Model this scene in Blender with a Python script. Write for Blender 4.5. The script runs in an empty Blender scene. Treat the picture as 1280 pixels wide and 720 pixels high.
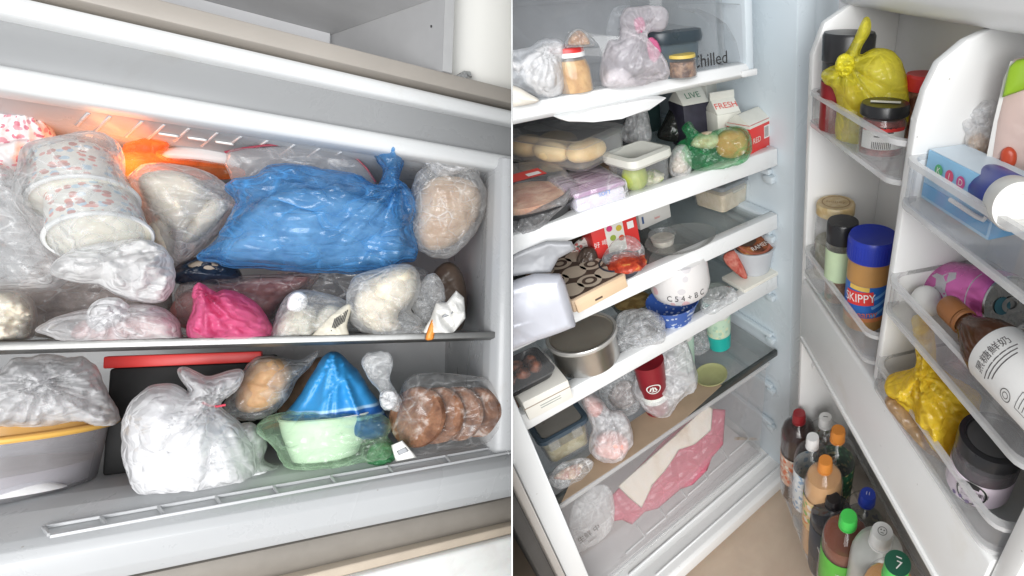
import bpy, bmesh, math, random
import numpy as np
from mathutils import Vector, Matrix
from mathutils.geometry import delaunay_2d_cdt

random.seed(7)
SC = bpy.context.scene
COL = SC.collection

# ------------------------------------------------------------ camera
F, PX, PY, IW = 615.0, 960.0, 360.0, 1280.0          # focal length and principal point for a 1280 px wide picture
def unit(v):
    v = np.array(v, float); return v / np.linalg.norm(v)
_x = unit([751, -420, F]); _z = np.array([10., 920, F]); _z -= _x * _x.dot(_z); _z = -unit(_z); _y = np.cross(_z, _x)
ROT = np.stack([_x, _y, _z], 1)                        # world -> (right, down, forward)
CAM = np.array([-0.65165532, -0.59213867, 1.22371386])
cam_d = bpy.data.cameras.new('camera'); cam = bpy.data.objects.new('camera', cam_d); COL.objects.link(cam)
cam_d.sensor_width = 36; cam_d.lens = 36 * F / IW; cam_d.shift_x = (IW / 2 - PX) / IW
cam_d.clip_start = 0.02; cam_d.clip_end = 50
m = Matrix.Identity(4)
for i in range(3):
    m[i][0], m[i][1], m[i][2], m[i][3] = ROT[0][i], -ROT[1][i], -ROT[2][i], CAM[i]
cam.matrix_world = m
SC.camera = cam

# ------------------------------------------------------------ light: a room by daylight
w = bpy.data.worlds.new('World'); SC.world = w; w.use_nodes = True
w.node_tree.nodes['Background'].inputs[0].default_value = (0.93, 0.96, 1.0, 1)
w.node_tree.nodes['Background'].inputs[1].default_value = 0.42
def area(name, loc, target, size, sy, power, col=(1, 1, 1)):
    l = bpy.data.lights.new(name, 'AREA'); l.shape = 'RECTANGLE'; l.size = size; l.size_y = sy; l.energy = power; l.color = col
    o = bpy.data.objects.new(name, l); COL.objects.link(o); o.location = loc
    o.rotation_euler = (Vector(target) - Vector(loc)).to_track_quat('-Z', 'Y').to_euler()
    return o
area('window_light', (-1.75, -1.85, 1.75), (-0.3, 0.1, 0.6), 1.7, 1.5, 38, (1.0, 0.985, 0.96))
area('front_fill_light', (-0.85, -2.1, 1.55), (-0.2, 0.2, 0.35), 2.0, 1.6, 62, (0.97, 0.985, 1.0))  # unseen fill light added in front to brighten the lower fridge
SC.view_settings.view_transform = 'Standard'; SC.view_settings.look = 'None'
SC.view_settings.exposure = 0.0; SC.view_settings.gamma = 1.0
SC.render.engine = 'CYCLES'; SC.render.filter_size = 1.25
cy = SC.cycles
cy.use_denoising = True
cy.max_bounces = 10; cy.diffuse_bounces = 4; cy.glossy_bounces = 4; cy.transmission_bounces = 6; cy.transparent_max_bounces = 28
cy.caustics_reflective = False; cy.caustics_refractive = False
cy.sample_clamp_indirect = 4.0

# ------------------------------------------------------------ frames: each appliance has its own axes
def ray(u, v):
    return ROT.T @ np.array([u - PX, v - PY, F])
class Frame:
    def __init__(s, axes, org):
        s.A = np.array(axes, float); s.o = np.array(org, float)
        s.M = Matrix.Identity(4)
        for i in range(3):
            for j in range(3): s.M[i][j] = s.A[i][j]
            s.M[i][3] = s.o[i]
        s.cam = s.A.T @ (CAM - s.o)
    def ray(s, u, v): return s.A.T @ ray(u, v)
    def hit(s, u, v, ax, val):
        r = s.ray(u, v); return s.cam + r * ((val - s.cam[ax]) / r[ax])
    def hitp(s, u, v, p, n):
        r = s.ray(u, v); return s.cam + r * (np.dot(np.array(p) - s.cam, n) / np.dot(r, n))
    def proj(s, p):
        c = ROT @ (s.A @ np.array(p, float) + s.o - CAM); return np.array([PX + F * c[0] / c[2], PY + F * c[1] / c[2]])
    def up(s, p, px):                                   # height in metres that shows as px photo pixels at p
        h = px * .001
        for _ in range(4): h *= px / max(np.linalg.norm(s.proj(np.array(p) + [0, 0, h]) - s.proj(p)), 1e-6)
        return h
    def mpp(s, p):                                      # metres that one photo pixel covers at p
        c = ROT @ (s.A @ np.array(p) + s.o - CAM); return c[2] / F
FR = Frame(np.eye(3), (0, 0, 0))                        # the fridge: x right, y into it, z up
_lx = unit([780, 32, F]); _lz = np.array([0, -1., 0.052]); _lz -= _lx * _lx.dot(_lz); _lz = unit(_lz); _ly = np.cross(_lz, _lx)
FZ = Frame(ROT.T @ np.stack([_lx, _ly, _lz], 1), (-0.49956111, 0.22429103, 0.67398635))   # the freezer, shelf at z = 0
_t = math.radians(62)
DR = Frame(np.array([[-math.sin(_t), -math.cos(_t), 0], [math.cos(_t), -math.sin(_t), 0], [0, 0, 1]]), (-.08, -.102, 0))  # the door: x off its inner face, y from the hinge outwards

# ------------------------------------------------------------ objects
def tag(o, label=None, cat=None, group=None, kind=None):
    for k, v in (('label', label), ('category', cat), ('group', group), ('kind', kind)):
        if v: o[k] = v
    return o
def root(name, label, cat, fr, pos, rz=0., group=None, tilt=None):
    o = bpy.data.objects.new(name, None); COL.objects.link(o); o.empty_display_size = .02
    mm = fr.M @ Matrix.Translation(Vector(pos)) @ Matrix.Rotation(rz, 4, 'Z')
    if tilt is not None: mm = mm @ tilt
    o.matrix_world = mm
    return tag(o, label, cat, group)
SEAM_N = Vector(ROT.T @ unit([1, 0, (PX - 640) / F]))
CUT = []                                                # pieces that end at the panel between the two appliances
def mesh_of(name, bm, mat, smooth=True, ang=38):
    me = bpy.data.meshes.new(name)
    bmesh.ops.recalc_face_normals(bm, faces=bm.faces[:])
    bm.to_mesh(me); bm.free()
    for mt in (mat if isinstance(mat, (list, tuple)) else [mat]): me.materials.append(mt)
    if smooth:
        me.polygons.foreach_set('use_smooth', [True] * len(me.polygons))
        if ang: me.set_sharp_from_angle(angle=math.radians(ang))
    return me
def part(name, bm, mat, parent, label=None, smooth=True, ang=38, cut=0, kind=None):
    o = bpy.data.objects.new(name, bm if isinstance(bm, bpy.types.Mesh) else mesh_of(name, bm, mat, smooth, ang))
    COL.objects.link(o); o.parent = parent
    tag(o, label, kind=kind)
    if cut: CUT.append((o, cut))
    return o
def single(name, bm, mat, label, cat, fr, pos, rz=0., group=None, kind=None, smooth=True, ang=38, cut=0, tilt=None):
    o = bpy.data.objects.new(name, mesh_of(name, bm, mat, smooth, ang)); COL.objects.link(o)
    mm = fr.M @ Matrix.Translation(Vector(pos)) @ Matrix.Rotation(rz, 4, 'Z')
    if tilt is not None: mm = mm @ tilt
    o.matrix_world = mm
    if cut: CUT.append((o, cut))
    return tag(o, label, cat, group, kind)

# ------------------------------------------------------------ shapes
def merge(*bms):
    b = bms[0]
    for c in bms[1:]:
        me = bpy.data.meshes.new('tmp'); c.to_mesh(me); c.free(); b.from_mesh(me); bpy.data.meshes.remove(me)
    return b
def box(x0, x1, y0, y1, z0, z1, bev=0., seg=2):
    b = bmesh.new(); bmesh.ops.create_cube(b, size=1)
    for v in b.verts:
        v.co = Vector((x0 + (v.co.x + .5) * (x1 - x0), y0 + (v.co.y + .5) * (y1 - y0), z0 + (v.co.z + .5) * (z1 - z0)))
    if bev: bmesh.ops.bevel(b, geom=b.edges[:], offset=bev, segments=seg, affect='EDGES', profile=.5)
    return b
def xf(b, mat):
    b.transform(mat); return b
def lathe(prof, n=36, sx=1., sy=1., a0=0., a1=2 * math.pi):
    b = bmesh.new(); full = abs(a1 - a0 - 2 * math.pi) < 1e-6; k = n if full else n + 1; rings = []
    for r, z in prof:
        if r < 1e-6: rings.append([b.verts.new((0, 0, z))])
        else: rings.append([b.verts.new((r * sx * math.cos(a0 + (a1 - a0) * i / n), r * sy * math.sin(a0 + (a1 - a0) * i / n), z)) for i in range(k)])
    for A, B in zip(rings, rings[1:]):
        for i in range(n):
            j = (i + 1) % k
            q = [A[i % len(A)], A[j % len(A)], B[j % len(B)], B[i % len(B)]]
            q = [v for t, v in enumerate(q) if v not in q[:t]]
            if len(q) > 2:
                try: b.faces.new(q)
                except ValueError: pass
    return b
def rrect(hx, hy, r, n=5):
    r = min(r, hx, hy); P = []
    for cx, cy_, a in ((hx - r, hy - r, 0), (-hx + r, hy - r, 90), (-hx + r, -hy + r, 180), (hx - r, -hy + r, 270)):
        for i in range(n + 1):
            t = math.radians(a + 90 * i / n); P.append((cx + r * math.cos(t), cy_ + r * math.sin(t)))
    return P
def loft(secs, cap0=True, cap1=True):                   # secs: (half x, half y, corner radius, z)
    b = bmesh.new(); rings = [[b.verts.new((x, y, z)) for x, y in rrect(hx, hy, r)] for hx, hy, r, z in secs]; n = len(rings[0])
    for A, B in zip(rings, rings[1:]):
        for i in range(n): b.faces.new((A[i], A[(i + 1) % n], B[(i + 1) % n], B[i]))
    if cap0: b.faces.new(rings[0][::-1])
    if cap1: b.faces.new(rings[-1])
    return b
def prism(pts, axis, a, c, bev=0.):                     # polygon pts in the two other axes, extruded a..c along axis
    b = bmesh.new()
    def mk(t, k):
        v = list(t); v.insert(axis, k); return b.verts.new(v)
    A = [mk(t, a) for t in pts]; B = [mk(t, c) for t in pts]; n = len(pts)
    b.faces.new(A); b.faces.new(B[::-1])
    for i in range(n): b.faces.new((A[i], B[i], B[(i + 1) % n], A[(i + 1) % n]))
    if bev: bmesh.ops.bevel(b, geom=b.edges[:], offset=bev, segments=2, affect='EDGES', profile=.5)
    return b
def tube(pts, r, n=8, rr=None):
    b = bmesh.new(); P = [Vector(p) for p in pts]; rings = []; up = None
    for i, p in enumerate(P):
        d = (P[min(i + 1, len(P) - 1)] - P[max(i - 1, 0)]).normalized()
        if up is None: up = d.orthogonal().normalized()
        up = (up - d * up.dot(d)).normalized(); s = d.cross(up); q = rr[i] if rr else r
        rings.append([b.verts.new(p + (up * math.cos(2 * math.pi * k / n) + s * math.sin(2 * math.pi * k / n)) * q) for k in range(n)])
    for A, B in zip(rings, rings[1:]):
        for k in range(n): b.faces.new((A[k], A[(k + 1) % n], B[(k + 1) % n], B[k]))
    b.faces.new(rings[0][::-1]); b.faces.new(rings[-1])
    return b
def bar(p, q, wd, ht, up=(0, 0, 1)):                    # a rib from p to q
    p, q = Vector(p), Vector(q); d = (q - p); L = d.length; d.normalize(); u = Vector(up); s = d.cross(u).normalized(); u = s.cross(d)
    b = box(0, L, -wd / 2, wd / 2, -ht / 2, ht / 2, min(wd, ht) * .25, 1)
    mm = Matrix.Identity(4)
    for i in range(3): mm[i][0], mm[i][1], mm[i][2], mm[i][3] = d[i], s[i], u[i], p[i]
    return xf(b, mm)
_G = np.random.RandomState(5).rand(64, 64, 64) * 2 - 1
def noise3(p):
    p = np.asarray(p, float); i = np.floor(p).astype(int); f = p - i; f = f * f * (3 - 2 * f); r = 0
    for dx in (0, 1):
        for dy in (0, 1):
            for dz in (0, 1):
                g = _G[(i[:, 0] + dx) & 63, (i[:, 1] + dy) & 63, (i[:, 2] + dz) & 63]
                r = r + g * (f[:, 0] if dx else 1 - f[:, 0]) * (f[:, 1] if dy else 1 - f[:, 1]) * (f[:, 2] if dz else 1 - f[:, 2])
    return r
def smooth_loop(P, sub=6):
    P = np.array(P, float); n = len(P); out = []
    for i in range(n):
        a, b_, c, d = P[i - 1], P[i], P[(i + 1) % n], P[(i + 2) % n]
        for k in range(sub):
            t = k / sub
            out.append(.5 * ((2 * b_) + (-a + c) * t + (2 * a - 5 * b_ + 4 * c - d) * t * t + (-a + 3 * b_ - 3 * c + d) * t ** 3))
    return np.array(out)
class Plane:
    """An upright plane in a frame through the point of the surface ax=val where a thing stands; outlines are laid out on it in metres."""
    def __init__(s, fr, u, v, ax, val, tilt=.5, back=0.):
        s.fr = fr; s.A = fr.hit(u, v, ax, val); view = unit(fr.cam - s.A); h = view.copy(); h[2] = 0; h = unit(h)
        s.n = unit(h * (1 - tilt) + view * tilt)
        s.o = s.A - h * back
        s.r = unit(np.cross([0, 0, 1], s.n)); s.u = np.cross(s.n, s.r); s.h = h
    def to2(s, pts):
        q = np.array([s.fr.hitp(u, v, s.o, s.n) for u, v in pts]) - s.o; return np.stack([q @ s.r, q @ s.u], 1)
def inflate(pl, pts, T, off=0., wr=.1, wf=1., knot=None, kf=.5, seed=0, res=54, flat=.75, floor=None, sm=True, lump=0., backT=None, px=True, round_=.85):
    """A closed soft body whose outline is pts: wrinkled film (wr), folds that gather at a knot (kf), lumps inside (lump)."""
    P = pl.to2(pts) if px else np.array(pts, float)
    B = smooth_loop(P) if sm else P
    size = (B.max(0) - B.min(0)).max(); h = size / res
    if sm and wr > .08:                                 # a crumpled outline
        q = np.stack([B[:, 0], B[:, 1], B[:, 0] * 0 + seed], 1) / size
        cen = B.mean(0); e = B - cen; B = cen + e * (1 + .10 * wr * (noise3(q * 14 + seed) + .7 * noise3(q * 31 + 5)))[:, None]
    if len(B) > 3:
        keep = [0]
        for i in range(1, len(B)):
            if np.linalg.norm(B[i] - B[keep[-1]]) > h * .55: keep.append(i)
        B = B[keep]
    rs = np.random.RandomState(seed + 11)
    gx = np.arange(B[:, 0].min(), B[:, 0].max(), h); gy = np.arange(B[:, 1].min(), B[:, 1].max(), h * .866)
    g = np.array([(x + (h / 2 if j % 2 else 0), y) for j, y in enumerate(gy) for x in gx]) + rs.uniform(-.2, .2, (len(gx) * len(gy), 2)) * h
    a, c = B, np.roll(B, -1, 0); dv = c - a; L2 = (dv ** 2).sum(1) + 1e-12
    def dist(q):
        t = np.clip(((q[:, None, :] - a) * dv).sum(2) / L2, 0, 1); return np.sqrt((((a + t[..., None] * dv) - q[:, None, :]) ** 2).sum(2).min(1))
    x, y = g[:, 0][:, None], g[:, 1][:, None]
    ins = ((((a[:, 1] > y) != (c[:, 1] > y)) & (x < (c[:, 0] - a[:, 0]) * (y - a[:, 1]) / (c[:, 1] - a[:, 1] + 1e-15) + a[:, 0])).sum(1) % 2) == 1
    g = g[ins]; g = g[dist(g) > h * .45]
    n = len(B); V = np.concatenate([B, g])
    vv, ee, ff = delaunay_2d_cdt([Vector(p) for p in V], [(i, (i + 1) % n) for i in range(n)], [], 1, 1e-9)[:3]
    V = np.array([tuple(p) for p in vv]); d = dist(V); d[d < 1e-6] = 0
    Rm = max(d.max() * round_, 1e-5); t = np.clip(d / Rm, 0, 1); prof = np.sqrt(np.clip(1 - (1 - t) ** 2, 0, 1))
    S = seed * 7.31
    def facet(n_, k):                                   # crumpled sheet: random points with random heights, flat between them
        rr = np.random.RandomState(seed * 31 + k); lo, hi = B.min(0) - size * .1, B.max(0) + size * .1
        th = rr.uniform(0, math.pi); Rm_ = np.array([[math.cos(th), math.sin(th)], [-math.sin(th) * .36, math.cos(th) * .36]])
        cc = (lo + hi) / 2; W = (V - cc) @ Rm_.T; lo, hi = W.min(0) - size * .05, W.max(0) + size * .05
        q = np.concatenate([rr.uniform(lo, hi, (n_, 2)), [[lo[0], lo[1]], [hi[0], lo[1]], [lo[0], hi[1]], [hi[0], hi[1]]]]); z = rr.uniform(-1, 1, len(q))
        pv, _, tf = delaunay_2d_cdt([Vector(p) for p in q], [], [], 0, 1e-9)[:3]
        pv = np.array([tuple(p) for p in pv]); z = z[:len(pv)] if len(pv) <= len(z) else np.concatenate([z, np.zeros(len(pv) - len(z))])
        out = np.zeros(len(V))
        for t in tf:
            if len(t) != 3: continue
            p0, p1, p2 = pv[list(t)]; den = (p1[1] - p2[1]) * (p0[0] - p2[0]) + (p2[0] - p1[0]) * (p0[1] - p2[1])
            if abs(den) < 1e-14: continue
            l0 = ((p1[1] - p2[1]) * (W[:, 0] - p2[0]) + (p2[0] - p1[0]) * (W[:, 1] - p2[1])) / den
            l1 = ((p2[1] - p0[1]) * (W[:, 0] - p2[0]) + (p0[0] - p2[0]) * (W[:, 1] - p2[1])) / den; l2 = 1 - l0 - l1
            k_ = (l0 >= -1e-6) & (l1 >= -1e-6) & (l2 >= -1e-6); out[k_] = l0[k_] * z[t[0]] + l1[k_] * z[t[1]] + l2[k_] * z[t[2]]
        return out
    def fld(side):
        q = np.stack([V[:, 0], V[:, 1], np.full(len(V), S + side * 3.7)], 1)
        s1 = q * np.array([5.5, 5.5, size]) / size * wf + S
        z = wr * .35 * noise3(s1 * 2.2)
        if wr > .03: z = z + wr * (1.25 * facet(int(18 * wf), 1 + side) + .8 * facet(int(44 * wf), 3 + side) + .4 * facet(int(120 * wf), 5 + side))
        if lump: z = z + lump * (noise3(q * np.array([4, 4, size]) / size + S * 2) + .6 * np.abs(noise3(q * np.array([7, 7, size]) / size + S)))
        if knot is not None:
            K = pl.to2([knot])[0] if px else np.array(knot); e = V - K; r = np.sqrt((e ** 2).sum(1)); an = np.arctan2(e[:, 1], e[:, 0])
            f1 = np.stack([np.cos(an) * 4.2 + S, np.sin(an) * 4.2, r / size * 1.6], 1); f2 = np.stack([np.cos(an) * 9, np.sin(an) * 9 + S, r / size * 2], 1)
            z = z + kf * (1 - 2 * np.abs(noise3(f1)) + .6 * (1 - 2 * np.abs(noise3(f2)))) * np.exp(-r / (size * .45)) * .6
        return z
    b = bmesh.new(); edge = d <= 0
    Tb = T * flat if backT is None else backT
    zf = T * prof * (1 + fld(0)); zb = -Tb * prof * (1 + fld(1) * .6)
    def pos(i, z):
        p = pl.o + pl.r * V[i, 0] + pl.u * V[i, 1] + pl.n * (z + off)
        if floor is not None and p[2] < floor: p = np.array([p[0], p[1], floor + (p[2] - floor) * .02])
        return b.verts.new(p - pl.A)
    top = [pos(i, zf[i]) for i in range(len(V))]
    bot = [top[i] if edge[i] else pos(i, zb[i]) for i in range(len(V))]
    for f_ in ff:
        b.faces.new([top[i] for i in f_])
        k = [bot[i] for i in f_]
        if len(set(k)) == 3:
            try: b.faces.new(k[::-1])
            except ValueError: pass
    return b
def bag(name, label, fr, pts, ax, val, T, mat, cat='bag', group=None, tilt=.5, anchor=None, at=None, back=None, contents=(), partname=None, cut=0, **k):
    """A bag: root at the spot where it stands, its film, and whatever is seen inside it, as parts."""
    if anchor is None:
        vm = max(p[1] for p in pts); low = [p[0] for p in pts if p[1] > vm - 12]; anchor = (sum(low) / len(low), vm)
    if at is not None: anchor, back = tuple(fr.proj(at)), 0.
    pl = Plane(fr, anchor[0], anchor[1], ax, val, tilt, T * .3 if back is None else back)
    fl = val + .0015 if ax == 2 else None
    r = root(name, label, cat, fr, pl.A, 0, group)
    for c in contents:
        kw = dict(wr=.06, floor=None if fl is None else fl + .002, seed=len(c[0]), res=26); kw.update(c[4] if len(c) > 4 else {})
        part(c[0], inflate(pl, c[1], c[2], **kw), c[3], r, ang=0, cut=cut)
    k.setdefault('floor', fl)
    part(partname or 'film', inflate(pl, pts, T, **k), mat, r, ang=0, cut=cut)
    r['_'] = 0; del r['_']
    return r, pl
def text_bm(s, size, align='CENTER', depth=0.0, sx=1.):
    cu = bpy.data.curves.new('t', 'FONT'); cu.body = s; cu.size = size; cu.align_x = align; cu.align_y = 'CENTER'; cu.resolution_u = 3
    o = bpy.data.objects.new('t', cu); COL.objects.link(o)
    dg = bpy.context.evaluated_depsgraph_get(); me = bpy.data.meshes.new_from_object(o.evaluated_get(dg))
    bpy.data.objects.remove(o); bpy.data.curves.remove(cu)
    b = bmesh.new(); b.from_mesh(me); bpy.data.meshes.remove(me)
    if sx != 1: b.transform(Matrix.Diagonal((sx, 1, 1, 1)))
    return b
def wrap(b, r, ang, z=0.):                               # bends a flat drawing (x, y) round an upright cylinder, its middle at angle ang
    bmesh.ops.subdivide_edges(b, edges=[e for e in b.edges if abs(e.verts[0].co.x - e.verts[1].co.x) > r * .35], cuts=2)
    for v in b.verts:
        a = ang + v.co.x / r; rr = r + v.co.z; v.co = Vector((rr * math.cos(a), rr * math.sin(a), z + v.co.y))
    return b
def rect(wd, ht, nx=1, ny=1, x=0, y=0, z=0.):
    b = bmesh.new(); g = [[b.verts.new((x - wd / 2 + wd * i / nx, y - ht / 2 + ht * j / ny, z)) for i in range(nx + 1)] for j in range(ny + 1)]
    for j in range(ny):
        for i in range(nx): b.faces.new((g[j][i], g[j][i + 1], g[j + 1][i + 1], g[j + 1][i]))
    return b
def disc(r, n=20, x=0, y=0, z=0., sy=1., r0=0.):
    b = bmesh.new(); A = [b.verts.new((x + r * math.cos(2 * math.pi * i / n), y + r * sy * math.sin(2 * math.pi * i / n), z)) for i in range(n)]
    if not r0: b.faces.new(A)
    else:
        B = [b.verts.new((x + r0 * math.cos(2 * math.pi * i / n), y + r0 * sy * math.sin(2 * math.pi * i / n), z)) for i in range(n)]
        for i in range(n): b.faces.new((A[i], A[(i + 1) % n], B[(i + 1) % n], B[i]))
    return b
def poly(pts, z=0.):
    b = bmesh.new(); b.faces.new([b.verts.new((x, y, z)) for x, y in pts]); bmesh.ops.triangulate(b, faces=b.faces[:]); return b
def facing(fr, pos, rz=0.):                              # angle, in a thing's own axes, that points at the camera
    d = fr.cam - np.array(pos); return math.atan2(d[1], d[0]) - rz

# ------------------------------------------------------------ materials
MATS = {}
class NT:
    def __init__(s, name):
        s.m = bpy.data.materials.new(name); s.m.use_nodes = True; s.t = s.m.node_tree; s.n = s.t.nodes; s.l = s.t.links
        s.n.clear(); s.out = s.n.new('ShaderNodeOutputMaterial'); s.tc = s.n.new('ShaderNodeTexCoord')
    def new(s, typ, ins=None, **kw):
        o = s.n.new('ShaderNode' + typ)
        for k, v in kw.items(): setattr(o, k, v)
        for k, v in (ins or {}).items():
            if hasattr(v, 'is_output') or hasattr(v, 'links'): s.l.new(v, o.inputs[k])
            elif isinstance(v, tuple) and len(v) == 3 and o.inputs[k].type == 'RGBA': o.inputs[k].default_value = (*v, 1)
            else: o.inputs[k].default_value = v
        return o
    def noise(s, scale, detail=4, rough=.55, dist=0., coord=None):
        return s.new('TexNoise', {'Vector': coord or s.tc.outputs['Object'], 'Scale': scale, 'Detail': detail, 'Roughness': rough, 'Distortion': dist}).outputs[0]
    def ramp(s, fac, stops):
        r = s.n.new('ShaderNodeValToRGB'); s.l.new(fac, r.inputs[0]); e = r.color_ramp.elements
        while len(e) < len(stops): e.new(.5)
        for q, (p, c) in zip(e, stops): q.position = p; q.color = (*c, 1) if len(c) == 3 else c
        return r.outputs[0]
    def math(s, op, a, b=0.):
        o = s.n.new('ShaderNodeMath'); o.operation = op
        for i, v in enumerate((a, b)):
            if isinstance(v, (int, float)): o.inputs[i].default_value = v
            else: s.l.new(v, o.inputs[i])
        return o.outputs[0]
    def mix(s, fac, a, b):
        o = s.n.new('ShaderNodeMix'); o.data_type = 'RGBA'
        for i, v in ((0, fac), (6, a), (7, b)):
            if isinstance(v, (int, float)): o.inputs[i].default_value = v
            elif isinstance(v, tuple): o.inputs[i].default_value = (*v, 1)
            else: s.l.new(v, o.inputs[i])
        return o.outputs[2]
    def bump(s, h, strength, dist=.002):
        return s.new('Bump', {'Height': h, 'Strength': strength, 'Distance': dist}).outputs[0]
    def done(s, shader):
        s.l.new(shader, s.out.inputs[0]); return s.m
def ridged(b, z0, z1, k=.965):                          # grip ridges round a cap
    for i, v in enumerate(b.verts):
        if z0 <= v.co.z <= z1 and int(round(math.atan2(v.co.y, v.co.x) / (2 * math.pi / 56))) % 2: v.co.x *= k; v.co.y *= k
    return b
def solid(name, col, rough=.4, var=.08, scale=18., bump=0., bscale=60., metal=0., spec=.5, sss=0., coat=0.):
    if name in MATS: return MATS[name]
    t = NT(name); n = t.noise(scale, 5)
    c = t.ramp(n, [(.3, tuple(x * (1 - var) for x in col)), (.7, tuple(min(1, x * (1 + var)) for x in col))])
    ins = {'Base Color': c, 'Roughness': t.math('ADD', t.math('MULTIPLY', t.noise(scale * 2.3, 3), .16), rough - .08), 'Metallic': metal, 'Specular IOR Level': spec, 'Coat Weight': coat}
    if sss: ins.update({'Subsurface Weight': sss, 'Subsurface Radius': (.01, .006, .004), 'Subsurface Scale': .5})
    if bump: ins['Normal'] = t.bump(t.noise(bscale, 4), bump)
    MATS[name] = t.done(t.new('BsdfPrincipled', ins).outputs[0]); return MATS[name]
def worn(name, col, rough=.34, stain=(.52, .47, .38), amt=.35, scale=9.):
    """White plastic with faint stains, scuffs and specks."""
    if name in MATS: return MATS[name]
    t = NT(name); n = t.noise(scale, 6, .65, .6); c = t.ramp(t.noise(4, 3), [(.3, tuple(x * .96 for x in col)), (.7, col)])
    st = t.math('MULTIPLY', t.math('MAXIMUM', t.math('SUBTRACT', n, .60), 0.), amt * 6.); c = t.mix(t.math('MINIMUM', st, .6), c, stain)
    sp = t.math('LESS_THAN', t.new('TexVoronoi', {'Vector': t.tc.outputs['Object'], 'Scale': 34.}).outputs[0], .035); c = t.mix(t.math('MULTIPLY', sp, .45), c, (.25, .20, .15))
    scr = t.noise(1, 2, coord=t.new('Mapping', {'Vector': t.tc.outputs['Object'], 'Scale': (6, 160, 60)}).outputs[0])
    MATS[name] = t.done(t.new('BsdfPrincipled', {'Base Color': c, 'Roughness': t.math('ADD', rough, t.math('MULTIPLY', t.math('SUBTRACT', n, .5), .35)), 'Normal': t.bump(scr, .05, .002)}).outputs[0]); return MATS[name]
def food(name, c1, c2, scale=30., lo=.4, hi=.6, rough=.6, bump=.4, c3=None, bscale=None, spec=.4):
    if name in MATS: return MATS[name]
    t = NT(name); n = t.noise(scale, 6, .6, .4)
    st = [(lo, c1), (hi, c2)] + ([(min(hi + .12, .98), c3)] if c3 else [])
    MATS[name] = t.done(t.new('BsdfPrincipled', {'Base Color': t.ramp(n, st), 'Roughness': rough, 'Specular IOR Level': spec, 'Subsurface Weight': .12, 'Subsurface Scale': .01,
        'Normal': t.bump(t.noise(bscale or scale * 2.2, 5), bump, .004)}).outputs[0]); return MATS[name]
def film(name, col=(.93, .94, .95), alpha=.3, tint=None, vary=.5, edge=.5, bump=.45, scale=26., rough=.32, stretch=(1, 1, 1), frost=None, trans=.28):
    """Thin plastic film: partly clear, hazier in its folds and at its edges, with sharp small reflections."""
    if name in MATS: return MATS[name]
    t = NT(name); mp = t.new('Mapping', {'Vector': t.tc.outputs['Object'], 'Scale': stretch}).outputs[0]
    wv = t.new('VectorMath', {0: mp, 1: t.new('VectorMath', {0: t.new('TexNoise', {'Vector': mp, 'Scale': scale * .6, 'Detail': 3}).outputs[1], 'Scale': .012}, operation='SCALE').outputs[0]}, operation='ADD').outputs[0]
    def crease(sc, rot, st, wdt):
        m2 = t.new('Mapping', {'Vector': wv, 'Rotation': rot, 'Scale': st}).outputs[0]
        e = t.new('TexVoronoi', {'Vector': m2, 'Scale': sc}, feature='DISTANCE_TO_EDGE').outputs[0]
        return t.math('MAXIMUM', t.math('SUBTRACT', 1., t.math('DIVIDE', e, wdt)), 0.), e
    r1, e1 = crease(scale * 1.2, (.4, .9, .2), (1, .35, 1), .055); r2, e2 = crease(scale * 2.2, (1.2, .3, 1.4), (.3, 1, 1), .07)
    n2 = t.noise(scale * .9, 4, .6, .6, mp)
    msk = t.math('MAXIMUM', t.math('MULTIPLY', t.math('SUBTRACT', n2, .42), 4.), 0.); msk = t.math('MINIMUM', msk, 1.)
    rid = t.math('MULTIPLY', t.math('ADD', t.math('MULTIPLY', r1, .8), t.math('MULTIPLY', r2, .55)), msk)
    face = t.new('LayerWeight', {'Blend': .35}).outputs['Facing']
    a = t.math('ADD', alpha, t.math('MULTIPLY', rid, vary * .85)); a = t.math('ADD', a, t.math('MULTIPLY', t.math('POWER', face, 2.), edge))
    a = t.math('ADD', a, t.math('MULTIPLY', t.math('SUBTRACT', n2, .5), vary * .28))
    a = t.math('MINIMUM', t.math('MAXIMUM', a, .02), .97)
    h = t.math('ADD', t.math('ADD', t.math('MULTIPLY', e1, 1.6), t.math('MULTIPLY', e2, .9)), t.math('MULTIPLY', n2, .4)); nb = t.bump(h, min(1., bump * 1.5), .009)
    col2 = t.mix(t.noise(scale * .7, 3), tuple(x * .93 for x in col), col)
    p = t.new('BsdfPrincipled', {'Base Color': col2, 'Roughness': rough, 'Specular IOR Level': .45, 'Normal': nb}).outputs[0]
    tr = t.new('BsdfTranslucent', {'Color': col2, 'Normal': nb}).outputs[0]
    body = t.new('MixShader', {0: trans, 1: p, 2: tr}).outputs[0]
    tp = t.new('BsdfTransparent', {'Color': tint or tuple(.35 + .65 * x for x in col)}).outputs[0]
    g = t.new('BsdfAnisotropic' if False else 'BsdfGlossy', {'Color': (1, 1, 1), 'Roughness': .2, 'Normal': nb}).outputs[0]
    fr_ = t.math('ADD', .035, t.math('MULTIPLY', t.math('POWER', t.new('LayerWeight', {'Blend': .5, 'Normal': nb}).outputs['Facing'], 4.), .6))
    tp2 = t.new('MixShader', {0: fr_, 1: tp, 2: g}).outputs[0]
    MATS[name] = t.done(t.new('MixShader', {0: a, 1: tp2, 2: body}).outputs[0]); return MATS[name]
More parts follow.
